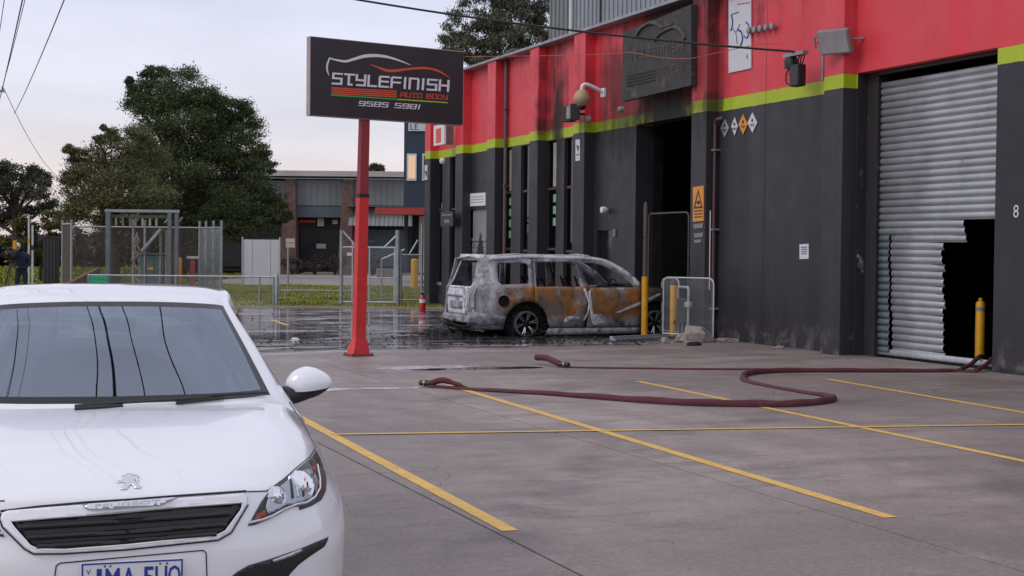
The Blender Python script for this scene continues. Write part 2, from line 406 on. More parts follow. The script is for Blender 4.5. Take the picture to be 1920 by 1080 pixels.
c = mix(t, so_, c, (.013,.012,.012))
L.new(c, b.inputs['Base Color'])
rg = mrange(t, noise(t, pos, 2.2, 5), .3, .7, .40, .56); L.new(mth(t, 'ADD', rg, mth(t, 'MULTIPLY', so_, .3)), b.inputs['Roughness'])
L.new(bump(t, noise(t, pos, 45, 5), .004), b.inputs['Normal'])
# scuffed jamb paint
m, t, b, L = newmat('jamb_paint'); pos = coords(t, True)
f = mrange(t, noise(t, pos, 3.2, 6, .7, (1,1,.45)), .60, .64)
L.new(mix(t, f, mix(t, noise(t, pos, 2, 4), (.014,.012,.014), (.03,.026,.03)), (.26,.29,.31)), b.inputs['Base Color']); b.inputs['Roughness'].default_value = .7
# concrete apron: pale, stained, wet and sooty around the burnt vehicle
m, t, b, L = newmat('concrete'); pos = coords(t, True); sp = N('ShaderNodeSeparateXYZ', t); L.new(pos, sp.inputs[0])
oi = N('ShaderNodeObjectInfo', t)
n_big = noise(t, pos, .22, 5, .6); n_mid = noise(t, pos, 1.1, 7, .62, (1.0, .35, 1)); n_fine = noise(t, pos, 26, 6, .7); n_st = noise(t, pos, .55, 6, .65, (.5, 1.5, 1))
c = mix(t, mrange(t, n_big, .38, .60), (.185,.146,.128), (.405,.330,.292))
c = mix(t, mrange(t, n_mid, .42, .66, 0, .75), c, (.150,.124,.120))
c = mix(t, mrange(t, n_st, .53, .64, 0, .8), c, (.115,.088,.078))
c = mix(t, mrange(t, noise(t, pos, 1.7, 8, .68, (.45, 1.2, 1)), .50, .62, 0, .7), c, (.115,.090,.080))
c = mix(t, mrange(t, noise(t, pos, .8, 6, .7), .60, .70, 0, .6), c, (.42,.37,.37))
c = mix(t, mrange(t, noise(t, pos, .9, 5, .6, (1.4, .6, 1)), .62, .72, 0, .5), c, (.24,.155,.11))
c = mix(t, mrange(t, noise(t, pos, 5.5, 7, .72), .50, .66, 0, .55), c, (.135,.112,.108))
c = mix(t, mrange(t, noise(t, pos, 7.5, 7, .75), .58, .68, 0, .5), c, (.43,.385,.38))
c = mix(t, .36, c, mix(t, mrange(t, n_fine, .3, .7), (.13,.104,.092), (.50,.42,.385)))
vo = N('ShaderNodeTexVoronoi', t); vo.feature = 'DISTANCE_TO_EDGE'; vo.inputs['Scale'].default_value = .17
dv = N('ShaderNodeVectorMath', t, operation='ADD'); L.new(pos, dv.inputs[0]); nv = N('ShaderNodeTexNoise', t); nv.inputs['Scale'].default_value = .9; nv.inputs['Detail'].default_value = 6; L.new(pos, nv.inputs['Vector'])
ns = N('ShaderNodeVectorMath', t, operation='SCALE'); L.new(nv.outputs['Color'], ns.inputs[0]); ns.inputs['Scale'].default_value = 1.6; L.new(ns.outputs[0], dv.inputs[1]); L.new(dv.outputs[0], vo.inputs['Vector'])
crack = mth(t, 'MULTIPLY', mrange(t, vo.outputs['Distance'], .0016, .0004), mrange(t, noise(t, pos, .3, 3), .48, .56))
c = mix(t, mth(t, 'MULTIPLY', crack, .8), c, (.05,.042,.04))
v2 = N('ShaderNodeTexVoronoi', t); v2.inputs['Scale'].default_value = 1.1; L.new(pos, v2.inputs['Vector'])
spot = mth(t, 'MULTIPLY', mrange(t, mth(t, 'ADD', v2.outputs['Distance'], mth(t, 'MULTIPLY', noise(t, pos, 9, 4), .10)), .13, .09), mrange(t, noise(t, pos, .7, 2), .52, .60, 0, .7))
c = mix(t, spot, c, (.06,.05,.047))
c = mix(t, mrange(t, oi.outputs['Random'], 0, 1, 0, .16), c, (.10,.09,.09))
# swept tyre arcs
wv = N('ShaderNodeTexWave', t); wv.wave_type = 'RINGS'; wv.rings_direction = 'Z'; wv.inputs['Scale'].default_value = .09; wv.inputs['Distortion'].default_value = 2.5; wv.inputs['Detail'].default_value = 3; wv.inputs['Detail Scale'].default_value = .6
mpn = N('ShaderNodeMapping', t); mpn.inputs['Location'].default_value = (-14, -3, 0); L.new(pos, mpn.inputs[0]); L.new(mpn.outputs[0], wv.inputs['Vector'])
c = mix(t, mth(t, 'MULTIPLY', mrange(t, wv.outputs['Fac'], .88, .99), mrange(t, noise(t, pos, 1.5, 5), .45, .6, 0, .45)), c, (.07,.062,.062))
far = mrange(t, mth(t, 'ADD', sp.outputs[1], mth(t, 'MULTIPLY', sp.outputs[0], -.12)), 23.2, 24.4, 0, 1, True)
nw = noise(t, pos, .6, 7, .68, (.5, 1.9, 1))
wet = mth(t, 'MULTIPLY', far, mrange(t, nw, .40, .46))
mp2 = N('ShaderNodeMapping', t); mp2.inputs['Location'].default_value = (-11.6/4.2, -28.6/2.6, 0); mp2.inputs['Scale'].default_value = (1/4.2, 1/2.6, 0); L.new(pos, mp2.inputs[0])
ln = N('ShaderNodeVectorMath', t, operation='LENGTH'); L.new(mp2.outputs[0], ln.inputs[0])
soot = mrange(t, mth(t, 'ADD', ln.outputs['Value'], mth(t, 'MULTIPLY', mth(t, 'SUBTRACT', noise(t, pos, 1.6, 6), .5), 1.4)), 1.15, .55, 0, .93, True)
soot2 = mth(t, 'MULTIPLY', far, mrange(t, noise(t, pos, .7, 7, .72, (.6, 1.6, 1)), .55, .63, 0, .9))
damp = mth(t, 'MULTIPLY', mrange(t, noise(t, pos, .33, 5, .6, (.6, 1.3, 1)), .50, .62), .6)
c = mix(t, mth(t, 'MULTIPLY', damp, .55), c, mix(t, .5, c, (.05,.045,.045)))
c = mix(t, mth(t, 'MULTIPLY', far, .25), c, (.09,.08,.08))
c = mix(t, mth(t, 'MULTIPLY', wet, .35), c, (.07,.065,.066))
sheen = mth(t, 'MULTIPLY', far, mrange(t, noise(t, pos, .9, 7, .7, (.45, 1.7, 1)), .53, .565, 0, .9)); c = mix(t, sheen, c, (.46,.44,.485))  # lilac patches: sky reflection on the wet apron, painted into the base colour
c = mix(t, mth(t, 'MAXIMUM', soot, soot2), c, (.012,.011,.011))
L.new(c, b.inputs['Base Color'])
r0 = mrange(t, n_mid, .3, .7, .46, .62)
r1 = mth(t, 'SUBTRACT', r0, mth(t, 'MULTIPLY', damp, .22)); wr = N('ShaderNodeMix', t); L.new(wet, wr.inputs[0]); L.new(r1, wr.inputs[2]); L.new(mrange(t, noise(t, pos, 1.7, 5, .6, (.5, 1.6, 1)), .40, .60, .02, .13), wr.inputs[3])
L.new(wr.outputs[0], b.inputs['Roughness'])
hb = mth(t, 'MULTIPLY', noise(t, pos, 60, 5, .7), mth(t, 'SUBTRACT', 1.0, wet)); L.new(bump(t, hb, .005), b.inputs['Normal'])
m, t, b, L = newmat('water'); b.inputs['Base Color'].default_value = (.05,.047,.048,1); pos = coords(t, True)
L.new(mrange(t, noise(t, pos, 2, 4), .3, .7, .02, .12), b.inputs['Roughness']); b.inputs['Specular IOR Level'].default_value = .9
# burnt bodywork: ash white and scorched grey with rust where the paint burnt off
m, t, b, L = newmat('burnt_body'); pos = coords(t); sp = N('ShaderNodeSeparateXYZ', t); L.new(pos, sp.inputs[0])
n1 = noise(t, pos, 2.2, 6, .65); n2 = noise(t, pos, 5.5, 7, .7); n3 = noise(t, pos, 1.5, 5, .6)
ash = mix(t, mrange(t, n2, .35, .65), (.16,.165,.18), (.46,.47,.51)); ash = mix(t, mrange(t, n1, .54, .64), ash, (.66,.66,.70)); ash = mix(t, mrange(t, n3, .57, .63, 0, .85), ash, (.06,.06,.065)); ash = mix(t, mrange(t, noise(t, pos, 11, 6, .7), .60, .68, 0, .8), ash, (.03,.03,.032))
rust = mix(t, mrange(t, n2, .3, .7), (.16,.072,.022), (.42,.19,.045)); rust = mix(t, mrange(t, n1, .50, .60, 0, .85), rust, (.15,.14,.14)); rust = mix(t, mrange(t, noise(t, pos, 9, 6), .58, .7, 0, .7), rust, (.04,.03,.025))
band = mth(t, 'MULTIPLY', mrange(t, sp.outputs[2], 1.10, .98, 0, 1), mrange(t, sp.outputs[2], .28, .46, 0, 1))
band = mth(t, 'MULTIPLY', band, mrange(t, sp.outputs[0], -2.1, -1.75))
band = mth(t, 'MULTIPLY', band, mrange(t, n3, .36, .50))
c = mix(t, band, ash, rust); c = mix(t, mrange(t, sp.outputs[0], 1.15, 1.6, 0, .85), c, (.035,.033,.033))
c = mix(t, mrange(t, sp.outputs[2], .42, .18, 0, .7), c, (.06,.06,.065))
L.new(c, b.inputs['Base Color']); b.inputs['Roughness'].default_value = .68; b.inputs['Metallic'].default_value = .15; L.new(bump(t, n2, .012), b.inputs['Normal'])
pm('ash_grey', (.30,.31,.33), .7, .1, var=.5, scale=7, dirt=((.04,.04,.042), 6, .52, .8), bmp=.008, bscale=20)
pm('ash_white', (.62,.62,.67), .65, .1, var=.3, scale=7, dirt=((.06,.06,.065), 5, .55, .8), bmp=.008, bscale=20)

# ------------------------------------------------------------------ ground and apron
g = struct(MB().add([(-700,-700,-.20),(700,-700,-.20),(700,900,-.20),(-700,900,-.20)], [(0,1,2,3)]).build('ground', 'earth'))
apron = struct(MB().box(-13.5,15.16,-6,46.0,-.16,-.005).build('apron', 'soot_lump'))
apron['label'] = 'concrete parking apron in front of the workshop, wet and sooty at its far end'
JX = [3.30 + 2.37*k for k in range(-7, 5)]; JY = [-5.6 + 5.6*k for k in range(0, 10)]
slab_me = {}
def slab_mesh(w_, l_):
    k = (round(w_,3), round(l_,3))
    if k not in slab_me:
        g_, c_ = .009, .003; x0, x1, y0, y1 = g_, w_-g_, g_, l_-g_
        me = bpy.data.meshes.new('slab')
        me.from_pydata([(x0,y0,-.11),(x1,y0,-.11),(x1,y1,-.11),(x0,y1,-.11),(x0,y0,-c_),(x1,y0,-c_),(x1,y1,-c_),(x0,y1,-c_),(x0+c_,y0+c_,0),(x1-c_,y0+c_,0),(x1-c_,y1-c_,0),(x0+c_,y1-c_,0)], [],
            [(0,1,5,4),(1,2,6,5),(2,3,7,6),(3,0,4,7),(4,5,9,8),(5,6,10,9),(6,7,11,10),(7,4,8,11),(8,9,10,11)])
        me.materials.append(M['concrete']); slab_me[k] = me
    return slab_me[k]
for x0, x1 in zip(JX, JX[1:] + [15.16]):
    for y0, y1 in zip(JY, JY[1:]):
        y1 = min(y1, 46.0)
        if y0 >= 46: continue
        o = bpy.data.objects.new('slab', slab_mesh(x1-x0, y1-y0)); COL.objects.link(o); o.parent = apron; o.location = (x0, y0, 0)
def stripe(a, b_, wd, z=.004, name='painted_line'):
    a = Vector((a.x, a.y, 0)); b_ = Vector((b_.x, b_.y, 0)); d = (b_-a); n = Vector((-d.y, d.x, 0)).normalized()*wd/2
    ln_ = d.length; k = max(2, int(ln_/.25)); mb = MB(); rr = random.Random(int(a.x*100))
    vs = []
    for i in range(k+1):
        p = a + d*(i/k); j = rr.uniform(-.004,.004)
        vs += [p + n*(1+j*4) + Vector((0,0,z)), p - n*(1+j*3) + Vector((0,0,z))]
    mb.add(vs, [(2*i, 2*i+1, 2*i+3, 2*i+2) for i in range(k)])
    return mb.build(name, 'line_yellow', apron)
def gext(a, b_, t): return a + (b_-a)*t
L1a, L1b = ground(556,780), ground(957,996); stripe(L1a, L1b, .11)
L2a, L2b = ground(840,722), ground(1670,971); stripe(L2a, L2b, .11)
L3a, L3b = ground(1195,715), ground(1920,865); stripe(L3a, gext(L3a, L3b, 1.25), .10)
L4a, L4b = ground(1550,711), ground(1920,774); stripe(L4a, gext(L4a, L4b, 2.0), .10)
Ca, Cb = ground(620,815.5), ground(1920,797); stripe(Ca, gext(Ca, Cb, 1.35), .085, .0075)
for a, b_ in [((508,600),(540,610))]:
    stripe(ground(*a), ground(*b_), .10)
def puddle(name, pts, label, mat='water'):
    P = [ground(*p) for p in pts]; P = [Vector((p.x, p.y, .003)) for p in spline([(p.x, p.y, 0) for p in P], 5, True)]
    rr = random.Random(len(pts)); P = [p + Vector((rr.uniform(-.02,.02), rr.uniform(-.02,.02), 0)) for p in P]
    V, F = fill2d([(p.x, p.y) for p in P], h=.5)
    o = MB().add([(x, y, .0035) for x, y in V], F).build(name, mat); struct(o); o['label'] = label; return o
puddle('puddle', [(703,692),(728,688.5),(760,687),(800,686),(860,685.5),(905,687),(880,689),(850,691),(812,691),(790,693),(765,692),(748,695),(735,692.5)], 'long pale streak of water with painted sky sheen behind the fire hose ends', 'sky_sheen')  # pale colour stands in for sky mirrored in the water
puddle('puddle', [(560,733),(600,729),(660,728.5),(700,727),(740,727.5),(785,726),(788,728.5),(740,730),(690,730.5),(640,732),(600,735)], 'narrow strip of water with painted sky sheen beside the car mirror', 'sky_sheen')
puddle('puddle', [(770,693.5),(815,691.5),(880,689.5),(960,688),(1010,688),(1012,690.5),(930,692.5),(850,693.5),(800,695)], 'thin dark streak of water beside the pale streak')
puddle('puddle', [(455,628),(520,624),(600,626),(640,630),(610,634),(540,637),(470,634)], 'puddle under soot beside the red sign pole')
0 and puddle('puddle', [(690,610),(760,604),(830,608),(838,622),(780,634),(700,630)], 'puddle between the sign pole and the burnt vehicle')
0 and puddle('puddle', [(470,590),(560,586),(660,588),(780,587),(800,594),(700,600),(560,602),(480,600)], 'shallow water across the far end of the apron')

# verge, path, lawn in the street frame
def sheet(name, mat, r0, r1, d0, d1, z, label):
    P = [rd(r0,d0,z), rd(r1,d0,z), rd(r1,d1,z), rd(r0,d1,z)]
    o = struct(MB().prism([p - Vector((0,0,.25)) for p in P], (0,0,.25)).build(name, mat)); o['label'] = label; return o
sheet('grass_verge', 'verge_earth', -60, 12, 44.6, 70, .03, 'rough grass strip beyond the wet concrete')
sheet('path', 'path', -15.5, 30, 70.0, 99, .045, 'pale concrete forecourt beyond the grass')
kb = struct(MB().prism([rd(-60,44.42,-.1), rd(12,44.42,-.1), rd(12,44.6,-.1), rd(-60,44.6,-.1)], (0,0,.125)).build('kerb', 'path')); kb['label'] = 'low concrete kerb between apron and grass'
# grass
rng = np.random.default_rng(5)
def blades(name, n, r0, r1, d0, d1, h0, h1, mat, label, z=.03, wd=.022, seed=1):
    g_ = np.random.default_rng(seed); r_ = g_.uniform(r0, r1, n); d_ = g_.uniform(d0, d1, n); h = g_.uniform(h0, h1, n)*(.6+.8*(np.sin(r_*1.7)*np.sin(d_*1.1+1)*.5+.5)); a_ = g_.uniform(0, 6.28, n)
    P = np.outer(r_, RH) + np.outer(d_, FH); P[:,2] = z-.01
    U_ = np.stack([np.cos(a_), np.sin(a_), 0*a_], 1)*wd; T = P + np.stack([g_.normal(0,.35,n)*h, g_.normal(0,.35,n)*h, h], 1)
    V = np.stack([P-U_, P+U_, T], 1).reshape(-1, 3)
    return meshnp(name, V, np.arange(3*n).reshape(-1,3), mat), label
def meshnp(name, V, Fc, mat, parent=None):
    k = Fc.shape[1]; me = bpy.data.meshes.new(name); me.vertices.add(len(V)); me.vertices.foreach_set('co', np.ascontiguousarray(V, dtype=np.float32).ravel())
    me.loops.add(Fc.size); me.loops.foreach_set('vertex_index', Fc.ravel().astype(np.int32)); me.polygons.add(len(Fc))
    me.polygons.foreach_set('loop_start', np.arange(0, Fc.size, k, dtype=np.int32)); me.polygons.foreach_set('loop_total', np.full(len(Fc), k, dtype=np.int32))
    me.update(calc_edges=True); return mk(name, me, mat, parent)
o, l = blades('grass', 110000, -32, 11, 44.7, 69.8, .02, .10, 'grass_blade', ''); stuff(o); tag(o, 'unmown yellow green grass on the strip behind the fence', 'grass')
o, l = blades('grass', 26000, -60, -15.6, 70, 125, .06, .2, 'grass_blade', '', z=-.05, wd=.12, seed=4); stuff(o); tag(o, 'green lawn behind the substation and the cameraman', 'grass')

# ------------------------------------------------------------------ workshop building
wk = thing('workshop_building', 'long charcoal, lime and red workshop with pilasters and a burnt-out doorway', 'building', (XW, 28, 0))
WL = Vector((XW, 28, 0))
def wpart(mb, name, mat, parent=None, **k):
    mb.v = [tuple(Vector(p) - WL) for p in mb.v]; return mb.build(name, mat, parent or wk, **k)
def Yp(px, X, py=480): return onX(px, py, X).y
XB = 15.35
def wallbox(name, px0, px1, X, z0=0.0, z1=ZTOP, Y0=None, Y1=None):
    ya = Y1 if Y1 is not None else Yp(px0, X); yb = Y0 if Y0 is not None else Yp(px1, X)
    return wpart(MB().box(X, XB, yb, ya, z0, z1), name, 'wall_paint', bevel=.012)
XF = XW-.03
E0 = Yp(795, XP)
ys = dict(p0=(E0, Yp(805,XP)), f0=(Yp(828,XF), Yp(842,XF)), pA=(Yp(852,XP), Yp(866,XP)), pB=(Yp(911,XP), Yp(926,XP)), f1=(Yp(957,XF), Yp(975,XF)),
          pC=(Yp(990,XP), Yp(1006,XP)), f2=(Yp(1041,XF), Yp(1056,XF)), pD=(Yp(1072,XP), Yp(1093,XP)), pE=(Yp(1293,XP), Yp(1321,XP)), pF=(Yp(1540,XP), Yp(1576,XP)))
for k in ('p0','pA','pB','pC','pD','pE','pF'): wpart(MB().box(XP, XB, ys[k][1], ys[k][0], 0, ZTOP+(.0)), 'pilaster', 'wall_paint', bevel=.012)
for k in ('f0','f1','f2'): wpart(MB().box(XF, XB, ys[k][1], ys[k][0], 0, ZL0-.03), 'fin', 'wall_paint', bevel=.01)
def wseg(a, b_, z0, z1, X=XW): return wpart(MB().box(X, XB, b_, a, z0, z1), 'wall_panel', 'wall_paint')
DA, DB = Yp(1170, XP), ys['pE'][0]                     # burnt doorway
RA, RB = Yp(1603, XW), Yp(1864, XW)                     # roller door
OZ = 4.62
wseg(ys['p0'][1], ys['pA'][0], ZL0-.03, ZTOP); wseg(ys['pA'][1], ys['pB'][0], 2.95, ZTOP); wseg(ys['pB'][1], ys['pC'][0], ZL0-.03, ZTOP); wseg(ys['pC'][1], ys['pD'][0], ZL0-.03, ZTOP)
gdA, gdB = Yp(876, XW), Yp(910, XW)
wseg(ys['pA'][1], gdA, 0, 2.95)
sw = (Yp(1119,XW), Yp(1147,XW))                        # small dark window
wseg(ys['pD'][1], sw[0], 0, OZ); wseg(sw[0], sw[1], 0, 1.0); wseg(sw[0], sw[1], 2.25, OZ); wseg(sw[1], DA, 0, OZ)
wseg(ys['pD'][1], DB, OZ, ZTOP)
wseg(ys['pE'][1], ys['pF'][0], 0, ZTOP)
wseg(ys['pF'][1], RA, 0, ZTOP); wseg(RA, RB, 4.86, ZTOP)
wseg(RB, 12.0, 0, ZTOP)
# coping along the parapet, in lengths
yy = E0
while yy > 12.2:
    y2 = max(12.0, yy - 3.05); wpart(MB().box(XP-.04, XB+.05, y2+.006, yy-.006, ZTOP, ZTOP+.07), 'coping', 'galv', bevel=.008); yy = y2
# shell behind the front: side and back walls, roof and floor, blackened inside
XK = 34
wpart(MB().box(XB, XK, E0-.25, E0, 0, 6.6), 'side_wall', 'charred'); wpart(MB().box(XB, XK, 12.0, 12.25, 0, 6.6), 'side_wall', 'charred'); wpart(MB().box(XK, XK+.25, 12.0, E0, 0, 6.6), 'back_wall', 'charred')
wpart(MB().box(XB, XK+.25, 12.0, E0, 6.6, 6.75), 'roof', 'galv'); wpart(MB().box(15.17, XK, 12.0, E0, -.06, .0), 'interior_floor', 'charred')
wpart(MB().box(XB, XK, Yp(1100,XP), Yp(1100,XP)+.1, 0, 6.6), 'partition', 'charred'); wpart(MB().box(XB, XK, 24.2, 24.3, 0, 6.6), 'partition', 'charred')
# window slots
def slot(a, b_, z0, z1, cuts=(3.35, 1.75), stickers=0, curtain=False):
    wn = wpart(MB().box(14.99, 15.02, b_, a, z0, z1), 'window', 'window_glass')
    for z in cuts: wpart(MB().box(14.955, 14.988, b_+.01, a-.01, z-.03, z+.03), 'transom', 'pipe_brown', wn)
    wpart(MB().box(14.90, 14.988, b_+.01, a-.01, z0-.1, z0), 'sill', 'galv', wn)
    if curtain: wpart(MB().box(14.965, 14.984, b_+.03, b_+(a-b_)*.55, 3.40, z1-.05), 'blind', 'curtain', wn)
    for i in range(stickers): wpart(MB().box(14.965, 14.984, b_+.05, b_+.05+(a-b_)*.45, 3.0-.3*i, 3.2-.3*i), 'sticker', 'sticker_green', wn)
    return wn
ZW = ZL0-.03
slot(ys['p0'][1], ys['f0'][0], .75, ZW, (3.0,), 2); slot(ys['f0'][1], ys['pA'][0], .75, ZW, (3.0,))
slot(ys['pB'][1], ys['f1'][0], .75, ZW, (3.35,1.8), 4, True); slot(ys['f1'][1], ys['pC'][0], .75, ZW)
slot(ys['pC'][1], ys['f2'][0], .75, ZW, (3.35,1.8), 3, True); slot(ys['f2'][1], ys['pD'][0], .75, ZW)
for a, b_ in [(ys['p0'][1], ys['f0'][0]), (ys['f0'][1], ys['pA'][0]), (ys['pB'][1], ys['f1'][0]), (ys['f1'][1], ys['pC'][0]), (ys['pC'][1], ys['f2'][0]), (ys['f2'][1], ys['pD'][0])]:
    wseg(a, b_, 0, .65)
wpart(MB().box(14.99, 15.05, sw[1], sw[0], 1.0, 2.25), 'window', 'black_gloss')
# shuttered office door with a torn slat
od = wpart(MB().box(14.99, 15.05, gdB, gdA, 0, 2.95), 'office_door', 'clad_pale')
wpart(MB().box(14.95, 14.985, gdB+.02, gdA-.02, 2.02, 2.10), 'rail', 'galv', od)
for i in range(13): wpart(MB().box(14.965, 14.988, gdB+.03, gdA-.03, .1+.145*i, .1+.145*i+.13), 'slat', 'galv', od)
tr_ = [onX(901,436,14.95), onX(894,480,14.95), onX(906,480,14.95)]
wpart(MB().prism([p for p in tr_], (-.012,0,0)), 'torn_flap', 'black_plastic', od)
# smoke-stained jamb linings of the burnt doorway
wpart(MB().box(XB+.002, XB+.25, DA-.02, DA+.2, 0, OZ), 'jamb', 'charred'); wpart(MB().box(XB+.002, XB+.25, DB-.2, DB+.02, 0, OZ), 'jamb', 'charred')
# roller door
rdr = wpart(MB().box(15.12, 15.40, RA-.32, RA-.0, 0, 4.86), 'roller_door', 'jamb_paint')
wpart(MB().box(15.12, 15.40, RB, RB+.07, 0, 4.86), 'guide', 'black_plastic', rdr); wpart(MB().box(15.10, 15.5, RB+.07, RA-.32, 4.80, 4.86), 'hood_box', 'black_plastic', rdr)
wpart(MB().box(XW+.004, 15.12, RA-.012, RA, 0, 4.86), 'jamb_lining', 'jamb_paint', rdr)
ya, yb = RA-.325, RB+.075; P_ = .1185
prof = [(.012,0),(.012,.020),(-.003,.025),(-.013,.045),(-.016,.068),(-.012,.092),(-.001,.112),(.012,.1165)]
def slat(y0, y1, z, mat='slat_metal', tw=0.0, dx=0.0, name='slat', curl=0.0, sag=0.0):
    mb = MB(); vs = []; n = len(prof); st = [0,.04,.10,.18,.3,.5,1]
    for q in st:
        y = y0+(y1-y0)*q; cl = curl*max(0, 1-q/.3)**2
        for px_, pz in prof: vs.append((15.19+px_+dx+tw*(2*q-1)+cl, y, z+pz-sag*max(0, 1-q/.5)**2))
    mb.add(vs, [(k*n+i, k*n+i+1, (k+1)*n+i+1, (k+1)*n+i) for k in range(len(st)-1) for i in range(n-1)])
    return wpart(mb, name, mat, rdr, smooth=60, solid=.004)
rs = random.Random(11)
tear_top = 2.05
for i in range(40):
    z = .06 + i*P_
    if z > 4.70: break
    zc = z + .06
    right = yb
    if zc < 1.98: right = onX(1765, 520, 15.19).y
    elif zc < 2.26: right = onX(1808, 430, 15.19).y
    torn = right > yb+.1
    right += rs.choice((-.015,0,.01))+rs.uniform(-.008,.008) if torn else 0
    ck = rs.uniform(-.03,.07) if torn else 0; sg_ = rs.uniform(0,.012) if torn else 0
    if zc < tear_top:
        yt = onX(1668, 520, 15.19).y + (.0+.05*math.sin(z*9))*.3 + (1-zc/tear_top)*-.05
        slat(yt+.03, ya, z, 'slat_bent', dx=rs.uniform(-.006,.006)); slat(right, yt-.015, z, dx=.05*(1-zc/tear_top)+rs.uniform(-.006,.008), tw=rs.uniform(-.004,.004), curl=ck, sag=sg_)
    else: slat(right, ya, z, dx=rs.uniform(-.003,.003), curl=ck, sag=sg_)
for i in range(4):
    slat(yb+.03, ya+.28, .012+.004*i, 'galv_pale', dx=.02, name='fallen_slat')
    o = rdr.children[-1]; rr = o.data
    for vtx in rr.vertices:
        wz = vtx.co.z; wx = vtx.co.x; vtx.co.x = (15.17 - XW) + .17*i + (wz - (.012+.004*i))*1.25; vtx.co.z = .03 + max(0, -(wx + XW - 15.19 - .02))*.8 + .02*(i % 2)
for px_ in (1432,):                                 # cast joints in the long blank panel
    yj = Yp(px_, XW); wpart(MB().box(XW-.003, XW-.0005, yj-.003, yj+.003, 0, ZTOP), 'panel_joint', 'soot_lump')
# numerals
mb = put_text(MB(), '8', onX(1905, 396, XW-.006), Vector((0,-1,0)), ZUP, .19, bold=.0); wpart(mb, 'house_number', 'paper', None)

# ---- fittings on the front
def wallsign(name, label, cat, pts, X, mat, th=.02, group=None, draw=None, par=None):
    P = [onX(px, py, X) for px, py in pts]; c_ = sum(P, Vector())/len(P)
    r_ = thing(name, label, cat, (X, c_.y, min(p.z for p in P)), group=group); O = Vector(r_.location)
    MB().prism([p - O for p in P], (th, 0, 0)).build('panel', mat, r_)
    return r_, O, c_
U_, V_ = Vector((0,-1,0)), ZUP
def lay(r_, O, name, mat, polys, lift=.004):
    mb = MB()
    for P in polys: mb.add([p - O - Vector((lift,0,0)) for p in P], [tuple(range(len(P)))])
    return mb.build(name, mat, r_, solid=0)
# burnt sign over the doorway
r_, O, c_ = wallsign('fascia_sign', 'smoke-blackened workshop sign with scorched lettering above the burnt doorway', 'sign', [(1168,62),(1296,8),(1296,160),(1166,190)], XP-.14, 'burnt_sign', .13)
Xs = XP-.145
def sg(cx, cy): return onX(800+cx/3.69, cy/3.69, Xs) - O
mb = MB()
for A, wd in [([(1450,255),(1480,200),(1530,165),(1580,160),(1620,185),(1640,200)], .05), ([(1580,280),(1620,230),(1680,195),(1730,190),(1770,220),(1790,270)], .045), ([(1640,200),(1660,180),(1700,165)], .03)]:
    mb.tube(spline([sg(*p) for p in A], 5), wd, 6)
mb.build('swoosh', 'burnt_letter', r_, smooth=60)
mb = MB(); a0, a1 = sg(1395,420), sg(1770,345); b0 = sg(1395,365)
uu = (a1-a0)/ swidth('STYLEFINISH'); vv = ZUP*((b0-a0).z/6)
strokes(mb, 'STYLEFINISH', lambda x_, y_: a0+uu*x_+vv*y_, 1.7, .5, Vector((-.004,0,0))); mb.build('lettering', 'burnt_letter', r_)
mb = MB()
for k in range(4):
    y0 = 510+22*k; mb.add([sg(1385,y0+14), sg(1585,y0-28), sg(1585,y0-18), sg(1385,y0+26)], [(0,1,2,3)])
mb.v = [tuple(Vector(p)-Vector((.004,0,0))) for p in mb.v]; mb.build('stripes', 'soot_lump', r_)
mb = MB(); a0, a1 = sg(1605,520), sg(1770,485); uu = (a1-a0)/swidth('AUTO BODY'); vv = ZUP*((sg(1605,470)-sg(1605,520)).z/6)
words('AUTO BODY', lambda x_, y_: a0+uu*x_+vv*y_, 1.7, .5, Vector((-.004,0,0)), 'burnt_letter', r_)
mb = MB(); mb.lathe([(0,-.006),(.09,-.004),(.11,.0)], (0,0,0), 'x', 14); c2 = sg(1645,575); mb.v = [tuple(Vector(p)+c2) for p in mb.v]; mb.build('roundel', 'burnt_letter', r_)
# banner with robot-like arms drawing cropped at the top of the picture
r_, O, c_ = wallsign('banner', 'tall white banner with dark curved strokes hung on the red wall', 'banner', [(1366,-40),(1408,-52),(1408,128),(1366,137)], XW-.03, 'paper', .02)
mb = MB()
def bn(cx, cy): return onX(1320+cx/4, cy/4, XW-.034) - O
for A, wd in [([(205,115),(215,150),(212,200),(200,230)], .016), ([(315,165),(335,190),(338,240),(322,285),(300,270)], .014), ([(258,225),(280,240),(290,290),(275,345)], .018), ([(240,240),(262,200),(270,180)], .008)]:
    mb.tube(spline([bn(*p) for p in A], 5), wd, 5)
mb.build('drawing', 'plate_blue', r_); mb = MB()
for A in ([(205,110),(230,100),(262,90)], [(215,215),(240,250),(245,300),(250,330)]): mb.tube(spline([bn(*p) for p in A], 5), .012, 5)
mb.build('drawing', 'grey_box', r_)
mb = put_text(MB(), '4', bn(322,425), U_, V_, .12); mb.build('lettering', 'ext_red', r_)
lay(r_, O, 'print', 'ext_red', [[bn(250,30)+O, bn(345,15)+O, bn(345,22)+O, bn(250,37)+O]], .002)
